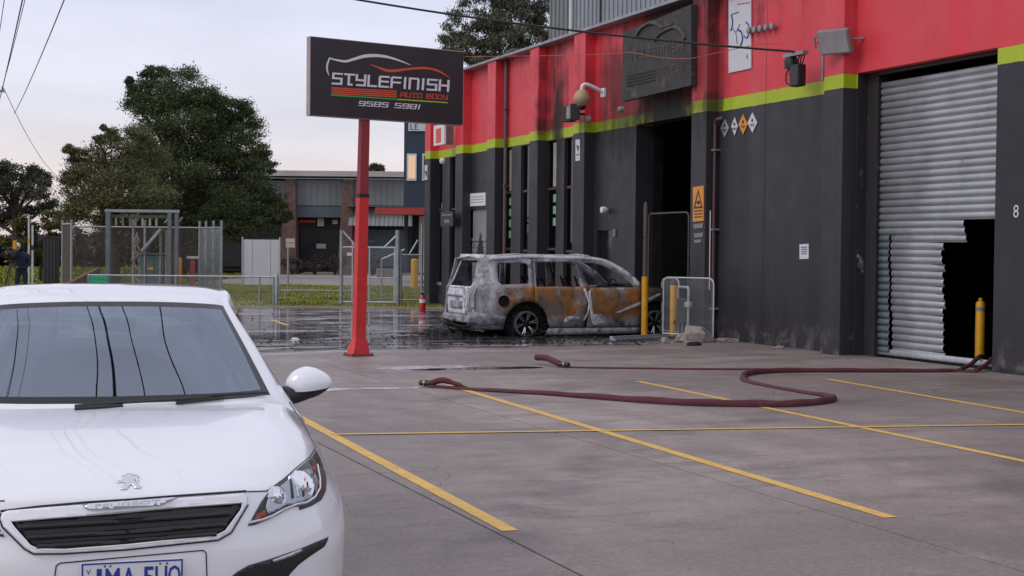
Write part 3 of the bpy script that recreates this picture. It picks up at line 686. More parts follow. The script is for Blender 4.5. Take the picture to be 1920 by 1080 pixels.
# hazard diamonds
for i, (cx, cy, hw, hh, mt, lb) in enumerate([(1358.5,240,8,18,'silver','grey hazard diamond with stripes, nearest the doorway'), (1377,237,6,17,'paper','chipped pale hazard diamond between the grey and orange diamonds'), (1393,233,8.5,19,'warn_orange','orange hazard diamond on the charcoal wall'), (1410.5,230,9,19,'paper','white hazard diamond with flame, last of the row of four')]):
    r_, O, c_ = wallsign('hazard_diamond', lb, 'sign', [(cx-hw,cy),(cx,cy+hh),(cx+hw,cy),(cx,cy-hh)], XW-.02, mt, .012, 'hazard diamonds on the wall')
    q = lambda a, b_: onX(cx+a, cy+b_, XW-.024)
    lay(r_, O, 'symbol', 'black_plastic', [[q(-2,-2), q(2,-2), q(1.2,-6), q(0,-9), q(-1.2,-6)], [q(-4.4,2.5), q(4.4,2.2), q(4.4,3.6), q(-4.4,3.9)], [q(-3.2,5.5), q(3.2,5.2), q(3.2,6.4), q(-3.2,6.7)]])
# orange warning sign on the pilaster beside the doorway
r_, O, c_ = wallsign('warning_sign', 'orange warning sign with black triangle on the pilaster beside the doorway', 'sign', [(1299,351),(1319,348),(1319,414),(1299,416)], XP-.02, 'warn_orange', .015)
q = lambda cx, cy: onX(1140+cx/3, 340+cy/3, XP-.024)
lay(r_, O, 'symbol', 'black_plastic', [[q(482,147), q(508,45), q(530,143), q(525,140), q(508,62), q(489,143)], [q(490,143), q(526,139), q(529,145), q(484,149)], [q(499,128), q(518,126), q(514,108), q(501,110)], [q(480,150), q(535,146), q(535,149), q(480,153)]])
mb = MB()
for k in range(3): mb.add([q(484,164+17*k)-O, q(531,161+17*k)-O, q(531,168+17*k)-O, q(484,171+17*k)-O], [(0,1,2,3)])
mb.build('small_print', 'pipe_brown', r_)
for px0, py0, px1, py1, lb in [(1300,420,1318,429,'small pale sticker just under the orange warning sign'), (1301,438,1318,446,'torn paper sticker on the pilaster beside the doorway'), (1301,450,1315,456,'lowest torn paper strip on the pilaster beside the doorway')]:
    wallsign('sticker', lb, 'sticker', [(px0,py0),(px1,py0-2),(px1-1,py1-2),(px0+1,py1)], XP-.008, 'grey_box', .006)
r_, O, c_ = wallsign('paper_notice', 'white paper notice taped to the blank charcoal wall', 'notice', [(1499,458),(1516,457),(1516,485),(1499,486)], XW-.008, 'paper', .006)
q = lambda a, b_: onX(a, b_, XW-.012)
lay(r_, O, 'print', 'plate_blue', [[q(1502,463+4*k), q(1513,462.6+4*k), q(1513,464+4*k), q(1502,464.4+4*k)] for k in range(4)], .002)
r_, O, c_ = wallsign('white_sign', 'white rectangular sign above the shuttered office door', 'sign', [(880,363),(910,361),(910,385),(880,387)], XW-.03, 'white_plain', .025)
q = lambda a, b_: onX(a, b_, XW-.032)
lay(r_, O, 'print', 'curtain', [[q(883,369+5*k), q(907,367.5+5*k), q(907,369+5*k), q(883,370.5+5*k)] for k in range(3)], .002)
wallsign('blue_sign', 'little pale sign left of the white sign over the office door', 'sign', [(874,366),(879,366),(879,380),(874,380)], XW-.03, 'galv_pale', .02)
r_, O, c_ = wallsign('office_sign', 'black projecting OFFICE sign at the far end of the front', 'sign', [(826,397),(849,396),(849,424),(826,425)], XP-.25, 'sign_black', .05)
mb = put_text(MB(), 'OFFICE', onX(837.5,415,XP-.255)-O, U_, V_, .09, .42); mb.build('lettering', 'paper', r_)
q = lambda a, b_: onX(a, b_, XP-.252)
lay(r_, O, 'print', 'grey_box', [[q(829,402), q(847,401.5), q(847,404), q(829,404.5)]], .003)
MB().tube([Vector((.02,-.3,.2)), Vector((.36,-.3,.2))], .02, 6).build('bracket', 'black_plastic', r_)
for (x0,y0,x1,y1,lb) in [(1079,261,1087,302,'narrow white plate with small black marks high on a pilaster near the dome camera'), (796,309,801,338,'narrow white plate on the far corner pilaster')]:
    r_, O, c_ = wallsign('wall_plate', lb, 'sign', [(x0,y0+1),(x1,y0),(x1,y1-1),(x0,y1)], XP-.015, 'paper', .012)
    q = lambda a, b_: onX(a, b_, XP-.02); xm = (x0+x1)/2
    lay(r_, O, 'symbol', 'black_plastic', [[q(xm-2,y0+10), q(xm+2,y0+13), q(xm+1,y0+24), q(xm-1,y0+17)], [q(xm-2.5,y0+28), q(xm+2.5,y0+28), q(xm+2.5,y0+30), q(xm-2.5,y0+30)]])
r_, O, c_ = wallsign('light_box', 'pale box sign with orange front fixed high at the far end of the red wall', 'sign', [(813,236),(833,232),(833,270),(813,274)], XP-.35, 'white_plain', .06)
MB().box(.005,.34,-.36,-.30,.0,.62).build('side', 'grey_box', r_); MB().box(-.012,-.002,-.2,.25,.08,.5).build('face', 'letter_orange', r_)
# security dome camera on an arm, dark floodlight under it
p = onX(1091,185,XP-.55); r_ = thing('dome_camera', 'beige dome security camera hanging from a white curved arm on the red wall', 'camera', (p.x, p.y, p.z-.2))
MB().lathe([(.0,.0),(.08,.01),(.12,.06),(.19,.12),(.20,.22),(.15,.34),(.08,.40),(.0,.41)], n=16).build('housing', 'tan_camera', r_, smooth=50)
MB().lathe([(.0,-.07),(.07,-.05),(.10,.0),(.10,.03)], n=14).build('dome', 'black_gloss', r_, smooth=60)
MB().tube(spline([(0,0,.40),(.02,0,.50),(.15,-.02,.52),(.55,-.05,.36)], 5), [.045]*15+[.06], 8).build('arm', 'white_plain', r_, smooth=50)
MB().box(.50,.548,-.14,.06,.26,.46).build('wall_plate', 'white_plain', r_)
p = onX(1071,213,XP-.35); r_ = thing('floodlight', 'small black floodlight with pale lamp panel below the dome camera', 'lamp', (p.x, p.y, p.z-.2))
MB().obox((0,.12,.2), (.1,.05,0), (-.04,.14,0), (0,0,.19)).build('housing', 'black_plastic', r_, bevel=.015); MB().obox((0,-.2,.22), (.1,-.05,0), (.05,.15,0), (0,0,.19)).build('housing', 'black_plastic', r_, bevel=.015)
MB().obox((-.06,-.04,.22), (.04,0,0), (0,.11,0), (0,0,.15)).build('lamp_panel', 'curtain', r_, bevel=.01); MB().tube([(0,0,.2),(.345,0,.2)], .03, 6).build('arm', 'black_plastic', r_)
# round sensor, small spot lamp
for (px, py, X, s_, lb) in [(1105,224,XP,.09,'small grey sensor knob on the lime band below the dome camera'), (1168,205,XP-.02,.07,'grey sensor under the corner of the burnt sign'), (1568,571,XW,.17,'pale round vent cover low on the pilaster beside the roller door'), (832,302,XP-.05,.10,'little white lamp at the top of the far window')]:
    p = onX(px, py, X); o = MB().lathe([(s_,.03),(s_,-.01),(s_*.9,-.05),(s_*.55,-.09),(0,-.10)], (0,0,0), 'x', 14).build('sensor', 'white_plain' if py in (302,) else 'concrete_lump', None, smooth=40); o.location = p - Vector((.03,0,0))
    tag(o, lb, 'sensor')
p = onX(1142,394,XW); r_ = thing('spot_lamp', 'small white spot lamp on the charcoal wall above the little window', 'lamp', (p.x-.02, p.y, p.z))
MB().lathe([(.03,-.2),(.075,-.18),(.085,-.1),(.05,-.02),(.02,.0)], n=12, ax='x').build('shade', 'white_plain', r_, smooth=50); MB().tube([(-.05,0,0),(.02,0,-.12),(.02,0,-.2)], .014, 6).build('cable', 'grey_box', r_)
p = onX(1154,437,XW); o = MB().box(-.05,.0,-.05,.05,-.09,.09).build('switch_box', 'grey_box', None, bevel=.01); o.location = p; tag(o, 'tiny grey switch box above the little dark window', 'switch')
# big floodlight near the roller door
p = onX(1566,78,XW-.42); r_ = thing('floodlight', 'large grey rectangular floodlight tilted down beside the roller door', 'lamp', (p.x, p.y, p.z-.25))
n_ = Vector((-.80,-.42,-.42)).normalized(); u_ = n_.cross(ZUP).normalized(); v_ = u_.cross(n_)
c0 = Vector((0,0,.25)); MB().obox(c0, u_*.30, v_*.215, n_*.06).build('housing', 'grey_box', r_, bevel=.03)
MB().obox(c0+n_*.066, u_*.265, v_*.18, n_*.004).build('glass', 'silver', r_); MB().obox(c0-n_*.10, u_*.2, v_*.13, n_*.05).build('cooling_back', 'grey_box', r_, bevel=.03)
MB().tube([c0+u_*.31+v_*.12, c0+u_*.40+v_*.10-n_*.05, c0+u_*.42-v_*.10-n_*.05, c0+u_*.31-v_*.13], .018, 6).build('yoke', 'grey_box', r_); MB().tube([c0+u_*.40-n_*.05, Vector((.41,-.25,.3))], .02, 6).build('arm', 'grey_box', r_)
p = onX(1597,35,XW); r_ = thing('cctv_camera', 'small white camera with black bracket above the large floodlight', 'camera', (p.x, p.y, p.z))
MB().tube([(-.05,.06,-.02),(-.2,.12,-.06)], .05, 10).build('body', 'white_plain', r_); MB().tube(spline([(0,-.12,.12),(-.08,-.10,.12),(-.1,-.02,.06),(-.08,.06,.0)], 4), .03, 6).build('bracket', 'black_plastic', r_)
# row of five conduit caps
a, b_ = onX(1412,58,XW), onX(1456,50,XW)
for i, lb in enumerate(['first grey conduit cap beside the banner', 'second grey conduit cap from the banner', 'middle grey conduit cap of the row of five', 'fourth grey conduit cap from the banner', 'grey conduit cap farthest from the banner']):
    p = a.lerp(b_, i/4); o = MB().lathe([(.05,.02),(.05,-.05),(.062,-.055),(.062,-.12),(.03,-.13),(0,-.13)], (0,0,0), 'x', 12).build('conduit_cap', 'galv', None, smooth=40); o.location = p; tag(o, lb, 'pipe cap', 'row of conduit caps')
# service bracket and boxes
p = onX(1500,120,XP-.15); r_ = thing('service_bracket', 'black cable junction boxes and bracket where the overhead cable meets the wall', 'junction box', (p.x, p.y, p.z-.35))
MB().box(.34,.42,-.22,-.16,.05,.72).build('upright', 'galv', r_); MB().box(-.10,.02,-.24,.42,.50,.56).build('arm', 'galv', r_)
MB().box(-.12,.06,-.12,.16,-.05,.34).build('fuse_box', 'black_plastic', r_, bevel=.025); MB().lathe([(.12,.30),(.13,.42),(.10,.50),(.05,.505)], (-.02,.26,0), n=14).build('cable_bell', 'black_plastic', r_, smooth=40); MB().box(-.08,.03,.15,.25,.16,.28).build('fuse_box', 'black_plastic', r_, bevel=.02)
for A in ([(-.02,.30,.34),(-.02,.42,.2),(-.02,.40,.05),(-.02,.24,-.0),(-.02,.12,.0)], [(-.02,-.02,.5),(-.02,.03,.42),(-.02,-.01,.33)], [(-.02,-.1,.5),(-.02,-.05,.42),(-.02,-.06,.33)], [(-.02,-.18,.5),(-.02,-.15,.42),(-.02,-.1,.33)]): MB().tube(spline(A, 5), .013, 6).build('cable', 'cable', r_)
# downpipes
a, b_ = onX(1341,228,XW-.10), onX(1338,636,XW-.10)
r_ = thing('downpipe', 'brown downpipe with bent top running down the wall beside the doorway pilaster', 'pipe', (a.x, a.y, 0)); top = a.z
MB().tube([(0,0,.02),(0,0,top-.12)] , .034, 10).build('pipe', 'pipe_brown', r_, smooth=60); MB().tube(spline([(0,0,top-.12),(0,-.01,top-.02),(0,-.1,top+.04),(.06,-.22,top+.05)], 4), .036, 10).build('elbow', 'pipe_brown', r_, smooth=60)
for z in (.6, 2.2, 3.8): MB().box(-.05,.10,-.06,.06,z,z+.04).build('strap', 'grey_box', r_)
MB().tube([(-.06,.04,1.0),(-.06,.04,2.6)], .012, 6).build('white_sleeve', 'white_plain', r_)
a = onX(948,270,XW-.08); r_ = thing('downpipe', 'thin dark downpipe from the parapet between the first red panels', 'pipe', (a.x, a.y, .0))
MB().tube([(0,0,.02),(0,0,7.15),(.15,0,7.25),(.5,0,7.25)], .055, 8).build('pipe', 'pipe_brown', r_, smooth=60)
for z in (1.5, 3.5, 5.6): MB().box(-.06,.08,-.07,.07,z,z+.05).build('strap', 'pipe_brown', r_)
# ------------------------------------------------------------------ pylon sign
pb = ground(672,667)
py_ = thing('pylon_sign', 'black STYLEFINISH auto body signboard on a leaning red pole', 'sign', (pb.x, pb.y, 0)); PO = Vector((pb.x, pb.y, 0))
su = Vector((math.sin(R(76.5)), math.cos(R(76.5)), 0)); sn = Vector((su.y, -su.x, 0))     # board direction and its front normal (towards the camera)
if sn.dot(CPOS-PO) < 0: sn = -sn
lean = atd(683, 225, pb.dot(FH)+.02) - PO; zt = lean.z; lx = Vector((lean.x, lean.y, 0))
def pol(z): return lx*(z/zt) + Vector((0,0,z))
zb = atd(680,370,pb.dot(FH)).z
def sect(z, hw, hd): c = pol(z); return [c-su*hw-sn*hd, c+su*hw-sn*hd, c+su*hw+sn*hd, c-su*hw+sn*hd]
def loft(secs):
    mb = MB(); vs = [p for s_ in secs for p in s_]; n = 4
    return mb.add(vs, [(i*n+k, i*n+(k+1) % n, (i+1)*n+(k+1) % n, (i+1)*n+k) for i in range(len(secs)-1) for k in range(n)] + [(3,2,1,0), tuple(range((len(secs)-1)*n, len(secs)*n))])
loft([sect(.02,.155,.12), sect(.10,.145,.11), sect(.30,.097,.07), sect(1.2,.095,.068), sect(zb,.088,.065)]).build('lower_pole', 'sign_red', py_, bevel=.008)
loft([sect(zb,.092,.07), sect(zb+.05,.092,.07)]).build('collar', 'black_plastic', py_); loft([sect(zb+.05,.082,.06), sect(zt+.02,.076,.058)]).build('upper_pole', 'sign_maroon', py_, bevel=.008)
MB().obox((0,0,.012), su*.20, sn*.16, (0,0,.012)).build('base_plate', 'pipe_brown', py_)
for sx in (-1,1):
    for sy in (-1,1): MB().lathe([(.018,.024),(.018,.05),(0,.052)], tuple(su*.175*sx+sn*.135*sy), n=6).build('bolt', 'pipe_brown', py_)
SF = PO + lx + sn*.10                                   # front face plane of the cabinet
def sp_(px, py, lift=0.0): return onplane(px, py, SF, sn) - PO + sn*lift
tl, tr, br, bl = [sp_(*q) for q in [(583,68),(872,96),(867,235),(580,217)]]
zt1 = (tl.z+tr.z)/2; zb1 = (bl.z+br.z)/2
fl = Vector(((tl.x+bl.x)/2, (tl.y+bl.y)/2, 0)); fr_ = Vector(((tr.x+br.x)/2, (tr.y+br.y)/2, 0))
def cab(l, r, z0, z1, off, dep):
    return MB().prism([l+Vector((0,0,z0))+sn*off, r+Vector((0,0,z0))+sn*off, r+Vector((0,0,z1))+sn*off, l+Vector((0,0,z1))+sn*off], -sn*dep)
cab(fl, fr_, zb1, zt1, -.012, .12).build('cabinet', 'sign_edge', py_, bevel=.006)
cab(fl+su*.012, fr_-su*.012, zb1+.012, zt1-.012, 0, .0115).build('face', 'sign_black', py_)
cab(fl+su*.012, fr_-su*.012, zb1+.012, zt1-.012, -.1335, .011).build('face', 'sign_black', py_)
def s8(cx, cy, lift=.004): return sp_(560+cx/4.909, 40+cy/4.909, lift)
def ribbon(pts, ws, mat, lift=.004, name='swoosh'):
    P = spline([(x_, y_, 0) for x_, y_ in pts], 6); k = len(P); mb = MB(); vs = []
    for i, p in enumerate(P):
        d = (P[min(i+1,k-1)]-P[max(i-1,0)]).normalized(); n = Vector((-d.y, d.x, 0)); f = i/(k-1)*(len(ws)-1); j = min(int(f), len(ws)-2); wd = ws[j]+(ws[j+1]-ws[j])*(f-j)
        vs += [s8(*(p+n*wd).xy, lift), s8(*(p-n*wd).xy, lift)]
    return mb.add(vs, [(2*i, 2*i+1, 2*i+3, 2*i+2) for i in range(k-1)]).build(name, mat, py_)
ribbon([(278,500),(262,450),(262,400),(285,335)], [2,8,9,7], 'letter_white'); ribbon([(285,338),(340,355),(430,368),(500,350),(600,322),(700,315),(800,325),(900,352),(1030,402)], [6,8,11,12,15,14,12,8,2], 'letter_white', .0045)
ribbon([(655,395),(720,420),(800,450),(880,455),(1000,440),(1130,430),(1230,440),(1310,470),(1395,525)], [2,7,13,13,11,11,10,8,2], 'letter_orange', .005)
mb = MB(); O_, X_, Y_ = (312,572), (1372,640), (318,480)
def gp(text, O_, X_, Y_):
    W_ = swidth(text)
    return lambda x_, y_: s8(O_[0]+(X_[0]-O_[0])*x_/W_+(Y_[0]-O_[0])*y_/6, O_[1]+(X_[1]-O_[1])*x_/W_+(Y_[1]-O_[1])*y_/6)
strokes(mb, 'STYLEFINISH', gp('STYLEFINISH',O_,X_,Y_), 1.7, .55, sn*.002); mb.build('lettering', 'letter_white', py_)
words('AUTO BODY', gp('AUTO BODY',(938,694),(1366,720),(941,655)), 1.7, .5, sn*.002, 'letter_orange', py_)
words('9585 5981', gp('9585 5981',(552,774),(1110,808),(564,735)), 1.7, .5, sn*.002, 'letter_white', py_)
mb = MB()
for k in range(4):
    y0 = 606+k*17; mb.add([s8(300,y0), s8(300,y0+12), s8(900,y0+44), s8(900,y0+32)], [(0,1,2,3)])
mb.build('stripes', 'letter_orange', py_); MB().add([s8(292,672), s8(292,684), s8(900,722), s8(900,712)], [(0,1,2,3)]).build('stripe', 'letter_green', py_); MB().add([s8(904,712.5), s8(904,722.5), s8(1370,754), s8(1370,744)], [(0,1,2,3)]).build('stripe', 'letter_lime', py_)

# ------------------------------------------------------------------ white hatchback
CS = 1.0435; CY = R(17.1)
xb_ = -RH*math.sin(CY) + FH*math.cos(CY); yl_ = RH*math.cos(CY) + FH*math.sin(CY); CO = RH*(-1.4166*CS) + FH*(5.5458*CS)
hatch = thing('hatchback_car', 'white hatchback parked nose-on with dark grille and lion emblem', 'car', CO)
mwc = Matrix((yl_, xb_, ZUP)).transposed().to_4x4()
# shapes are written with x to the rear and y to the car's left; the object's own axes are (y, x, z)
class CM(MB):
    def build(s, *a, **k):
        s.v = [(p[1], p[0], p[2]) for p in s.v]; s.f = [tuple(reversed(f)) for f in s.f]; return MB.build(s, *a, **k)
hatch.rotation_euler = mwc.to_euler(); hatch.scale = (CS, CS, CS)
def carray(px, py):
    d = ray(px, py); c = CPOS - CO
    return Vector((c.dot(xb_), c.dot(yl_), c.z))/CS, Vector((d.dot(xb_), d.dot(yl_), d.z)).normalized()
ROWS = [
 [(.06,0,.20),(.065,.22,.20),(.09,.42,.20),(.16,.60,.20),(.25,.73,.20),(.36,.82,.205),(.46,.875,.21),(.53,.895,.22),(.56,.90,.23)],
 [(.015,0,.36),(.02,.22,.36),(.045,.42,.36),(.115,.60,.36),(.21,.73,.36),(.33,.825,.36),(.45,.885,.36),(.535,.91,.36),(.575,.915,.36)],
 [(0,0,.49),(.006,.22,.49),(.032,.42,.49),(.10,.60,.49),(.20,.735,.49),(.32,.835,.49),(.45,.893,.49),(.55,.915,.49),(.605,.92,.48)],
 [(.012,0,.60),(.018,.22,.60),(.05,.42,.60),(.122,.60,.60),(.225,.735,.60),(.35,.83,.60),(.49,.89,.60),(.60,.912,.59),(.655,.92,.575)],
 [(.038,0,.70),(.045,.22,.70),(.08,.42,.698),(.16,.60,.693),(.275,.725,.688),(.41,.815,.682),(.555,.875,.672),(.675,.905,.65),(.74,.918,.63)],
 [(.075,0,.755),(.082,.22,.755),(.118,.42,.752),(.205,.60,.745),(.33,.715,.738),(.475,.80,.732),(.63,.862,.715),(.755,.90,.685),(.83,.917,.655)],
 [(.25,0,.832),(.257,.22,.831),(.285,.42,.826),(.345,.60,.815),(.45,.71,.80),(.58,.79,.783),(.72,.857,.75),(.84,.90,.70),(.92,.917,.662)],
 [(.52,0,.888),(.524,.22,.887),(.54,.42,.881),(.575,.60,.868),(.64,.71,.851),(.72,.79,.828),(.83,.86,.78),(.95,.902,.71),(1.04,.917,.64)],
 [(.86,0,.938),(.862,.22,.937),(.87,.42,.930),(.89,.60,.918),(.92,.715,.900),(.96,.795,.872),(1.02,.865,.81),(1.10,.903,.70),(1.16,.915,.54)],
 [(1.11,0,.966),(1.113,.22,.966),(1.13,.42,.964),(1.18,.60,.958),(1.255,.715,.945),(1.28,.795,.912),(1.29,.868,.84),(1.27,.905,.62),(1.24,.915,.31)],
 [(1.15,0,.978),(1.155,.22,.980),(1.175,.42,.982),(1.235,.585,.984),(1.32,.705,.985),(1.36,.785,.95),(1.38,.868,.86),(1.34,.906,.58),(1.28,.912,.22)],
 [(1.52,0,1.222),(1.525,.20,1.221),(1.545,.385,1.215),(1.59,.53,1.205),(1.65,.628,1.19),(1.69,.70,1.165),(1.72,.79,1.0),(1.73,.895,.80),(1.75,.905,.20)],
 [(1.87,0,1.408),(1.873,.18,1.407),(1.885,.34,1.402),(1.92,.47,1.394),(1.97,.552,1.382),(2.01,.612,1.35),(2.04,.752,1.02),(2.05,.895,.80),(2.06,.905,.19)],
 [(2.12,0,1.454),(2.12,.18,1.453),(2.125,.34,1.449),(2.14,.47,1.441),(2.16,.565,1.426),(2.18,.630,1.388),(2.19,.758,1.03),(2.2,.90,.80),(2.2,.91,.19)],
 [(2.55,0,1.480),(2.55,.18,1.479),(2.55,.34,1.475),(2.55,.48,1.467),(2.55,.58,1.450),(2.55,.648,1.41),(2.55,.765,1.05),(2.55,.905,.80),(2.55,.912,.19)],
 [(3.15,0,1.462),(3.15,.18,1.461),(3.15,.34,1.457),(3.15,.48,1.449),(3.15,.575,1.434),(3.15,.64,1.40),(3.15,.765,1.07),(3.13,.905,.82),(3.08,.912,.22)],
 [(3.52,0,1.42),(3.52,.18,1.419),(3.52,.34,1.415),(3.52,.47,1.407),(3.52,.56,1.392),(3.52,.62,1.36),(3.52,.76,1.08),(3.51,.905,.86),(3.50,.912,.68)],
 [(3.85,0,1.35),(3.85,.18,1.349),(3.85,.34,1.345),(3.84,.46,1.337),(3.82,.54,1.322),(3.8,.60,1.28),(3.86,.74,1.07),(3.9,.89,.84),(3.9,.90,.45)],
 [(4.08,0,1.10),(4.08,.18,1.10),(4.07,.34,1.10),(4.05,.48,1.10),(4.02,.58,1.09),(3.98,.67,1.07),(3.98,.77,1.0),(3.96,.88,.82),(3.95,.895,.36)],
 [(4.20,0,.86),(4.20,.2,.86),(4.18,.4,.86),(4.15,.56,.86),(4.11,.68,.86),(4.07,.77,.85),(4.03,.83,.80),(4.0,.875,.7),(3.98,.89,.30)],
 [(4.25,0,.55),(4.25,.2,.55),(4.23,.4,.55),(4.2,.56,.55),(4.15,.68,.55),(4.1,.77,.54),(4.05,.835,.52),(4.01,.87,.45),(3.98,.885,.24)],
 [(4.2,0,.24),(4.2,.2,.24),(4.18,.4,.24),(4.15,.56,.24),(4.11,.67,.24),(4.06,.75,.24),(4.02,.81,.24),(3.99,.85,.24),(3.97,.87,.235)]]
SN = 6
A_ = np.array(ROWS)
def catmull(A, n):                                       # along axis 0
    m_ = A.shape[0]; idx = lambda i: A[np.clip(i, 0, m_-1)]
    o_ = []
    for i in range(m_-1):
        a, b_, c, d = idx(i-1), idx(i), idx(i+1), idx(i+2)
        for k in range(n):
            u = k/n; o_.append(.5*((2*b_)+(c-a)*u+(2*a-5*b_+4*c-d)*u*u+(3*b_-a-3*c+d)*u**3))
    o_.append(A[-1]); return np.array(o_)
mir = A_.copy(); mir[:,:,1] *= -1
full = np.concatenate([mir[:, :0:-1], A_], axis=1)        # right edge ... centre ... left edge (17 columns)
G_ = catmull(full, SN); G_ = catmull(np.swapaxes(G_, 0, 1), SN); G_ = np.swapaxes(G_, 0, 1)
NR, NC = G_.shape[:2]; CC = 8*SN
def cellblock(test):
    used = {}; vs = []; fs = []
    for i in range(NR-1):
        for j in range(NC-1):
            if not test(i, j): continue
            q = []
            for a, b_ in ((i,j),(i+1,j),(i+1,j+1),(i,j+1)):
                if (a,b_) not in used: used[(a,b_)] = len(vs); vs.append(tuple(G_[a,b_]))
                q.append(used[(a,b_)])
            fs.append(tuple(q))
    return CM().add(vs, fs)
bodybvh = BVHTree.FromPolygons([tuple(p) for p in G_.reshape(-1,3)], [(i*NC+j, i*NC+j+1, (i+1)*NC+j+1, (i+1)*NC+j) for i in range(NR-1) for j in range(NC-1)])
def cfree(px, py, lift=0.0):
    o_, d = carray(px, py); h, n, ix, ds = bodybvh.ray_cast(o_, d)
    if h is None: return None
    if n.dot(d) > 0: n = -n
    return h - d*lift + n*(lift*.35)
kind = {}
def col(j): return (abs(j + .5 - CC))/SN                  # column measured from the centre line
def kindof(i, j):
    r_ = i/SN; c_ = col(j)
    if r_ < 5: return 'bumper'
    if r_ < 9 and c_ < 4: return 'hood'
    if r_ < 9+3/6 and c_ >= 4: return 'fender'
    if 9 <= r_ < 10 and c_ < 4.5: return 'hood2'
    if 10 <= r_ < 12 and c_ < 4:
        return 'glass' if (10+1/6 <= r_ and c_ < 4-2/6 and r_ < 12-1/6) else 'seal'
    if 12 <= r_ < 17 and c_ < 5: return 'roof'
    if 10 <= r_ < 12 and c_ < 5: return 'pillar'
    if 11+2/6 <= r_ < 16 and 5+1/6 <= c_ < 6 and not (13.3 < r_ < 13.6): return 'sideglass'
    if 17+1/6 <= r_ < 18 and c_ < 4.5: return 'rearglass'
    return 'flank'
for nm, kd, mt in [('bumper','bumper','white_paint'),('hood','hood','white_paint'),('fender','fender','white_paint'),('scuttle','hood2','white_paint'),('windscreen','glass','windscreen_glass'),('windscreen_seal','seal','black_trim'),('roof','roof','white_paint'),('pillar','pillar','white_paint'),('side_window','sideglass','side_glass'),('rear_window','rearglass','side_glass'),('body_side','flank','white_paint')]:
    for sd_ in ((0,1) if nm in ('fender','pillar','side_window') else (2,)):
        mb = cellblock(lambda i, j: kindof(i, j) == kd and (sd_ == 2 or (j < CC) == (sd_ == 0)))
        mb.build(nm, mt, hatch, smooth=40)
def csafe(px, py, lift=0.0):
    p = cfree(px, py, lift); k = 1
    while p is None and k < 80: p = cfree(px-k, py, lift) or cfree(px, py-k, lift); k += 2
    return p
def cpatch(name, mat, pts, lift, h=7, holes=(), thick=.004, mirror=False, parent=None):
    V, F = fill2d(pts, holes, h); P = [csafe(x_, y_, lift) for x_, y_ in V]
    o_ = CM().add(P, F).build(name, mat, parent or hatch, smooth=40, solid=thick)
    if mirror: CM().add([Vector((p.x,-p.y,p.z)) for p in P], [tuple(reversed(f)) for f in F]).build(name, mat, parent or hatch, smooth=40, solid=thick)
    return o_
def cline(name, mat, pts, r_, lift=.0, mirror=False, n=5):
    P = [csafe(x_, y_, lift) for x_, y_ in refine(pts, 8, False)]
    CM().tube(P, r_, n).build(name, mat, hatch, smooth=60)
    if mirror: CM().tube([Vector((p.x,-p.y,p.z)) for p in P], r_, n).build(name, mat, hatch, smooth=60)
c6 = lambda L_: [(x_/4.174, 860+y_/4.174) for x_, y_ in L_]
c5 = lambda L_: [(430+x_/4.152, 820+y_/4.152) for x_, y_ in L_]
grille_in = c6([(80,490),(400,465),(850,430),(1400,380),(1890,345),(1886,395),(1760,565),(1690,600),(1000,672),(500,710),(300,706),(240,680),(120,545)])
grille_out = c6([(8,470),(20,425),(60,408),(350,382),(640,360),(690,405),(1250,375),(1400,308),(1900,272),(1940,300),(1930,360),(1800,575),(1700,632),(1000,706),(500,738),(270,740),(200,700),(30,530)])
gb = cpatch('grille', 'black_plastic', grille_in, .004, 8)
gi = [Vector((p[0], p[1], 0)) for p in grille_in]
cpatch('grille_surround', 'white_paint', grille_out, .012, 5, [grille_in], .006)
cline('grille_trim', 'chrome', grille_in + grille_in[:1], .004, .013)
cline('shut_line', 'black_trim', [(x_+(235-x_)*-.012, y_+1.6 if y_ > 985 else y_) for x_, y_ in grille_out[10:] + grille_out[:2]], .0030, .006)
for k, (ya0, yb0) in enumerate([(540,430),(620,515),(690,590)]):
    xa, xb2 = (150,1800) if k == 0 else ((210,1770) if k == 1 else (290,1690))
    pts = c6([(xa, ya0), ((xa+xb2)/2, (ya0+yb0)/2+6), (xb2, yb0)])
    P = [csafe(x_, y_, .010) for x_, y_ in refine(pts, 10, False)]
    CM().tube(P, .011, 6).build('grille_bar', 'black_gloss', gb, smooth=60)
cline('shut_line', 'black_trim', c6([(6,412),(300,376),(660,344),(1000,322),(1400,292),(1925,256)]), .0045, .006)
bd = cpatch('badge', 'chrome', c6([(655,378),(700,404),(900,398),(1250,372),(1345,330),(1375,302),(1000,330),(690,352)]), .020, 6)
vs, fs = text_parts('PEUGEOT', 1.0, .01); x0, x1 = min(p.x for p in vs), max(p.x for p in vs); y0, y1 = min(p.y for p in vs), max(p.y for p in vs)
CM().add([csafe(*c6([(745+(p.x-x0)/(x1-x0)*510, 388-(p.x-x0)/(x1-x0)*38-(p.y-y0)/(y1-y0)*30)])[0], .0225) for p in vs], fs).build('lettering', 'silver', bd)
# lion emblem: an embossed chrome rampant lion
lion = [(908,182),(925,172),(955,172),(960,150),(952,140),(965,130),(985,135),(992,120),(1020,118),(1050,128),(1075,128),(1088,145),(1070,150),(1085,165),(1078,182),(1062,160),(1045,165),(1060,185),(1085,210),(1105,218),(1098,232),(1050,230),(1052,218),(1028,198),(1005,218),(990,240),(940,240),(950,228),(965,222),(970,205),(985,185),(960,184),(930,186)]
cpatch('lion_emblem', 'chrome', c6(lion), .006, 4, thick=.005)
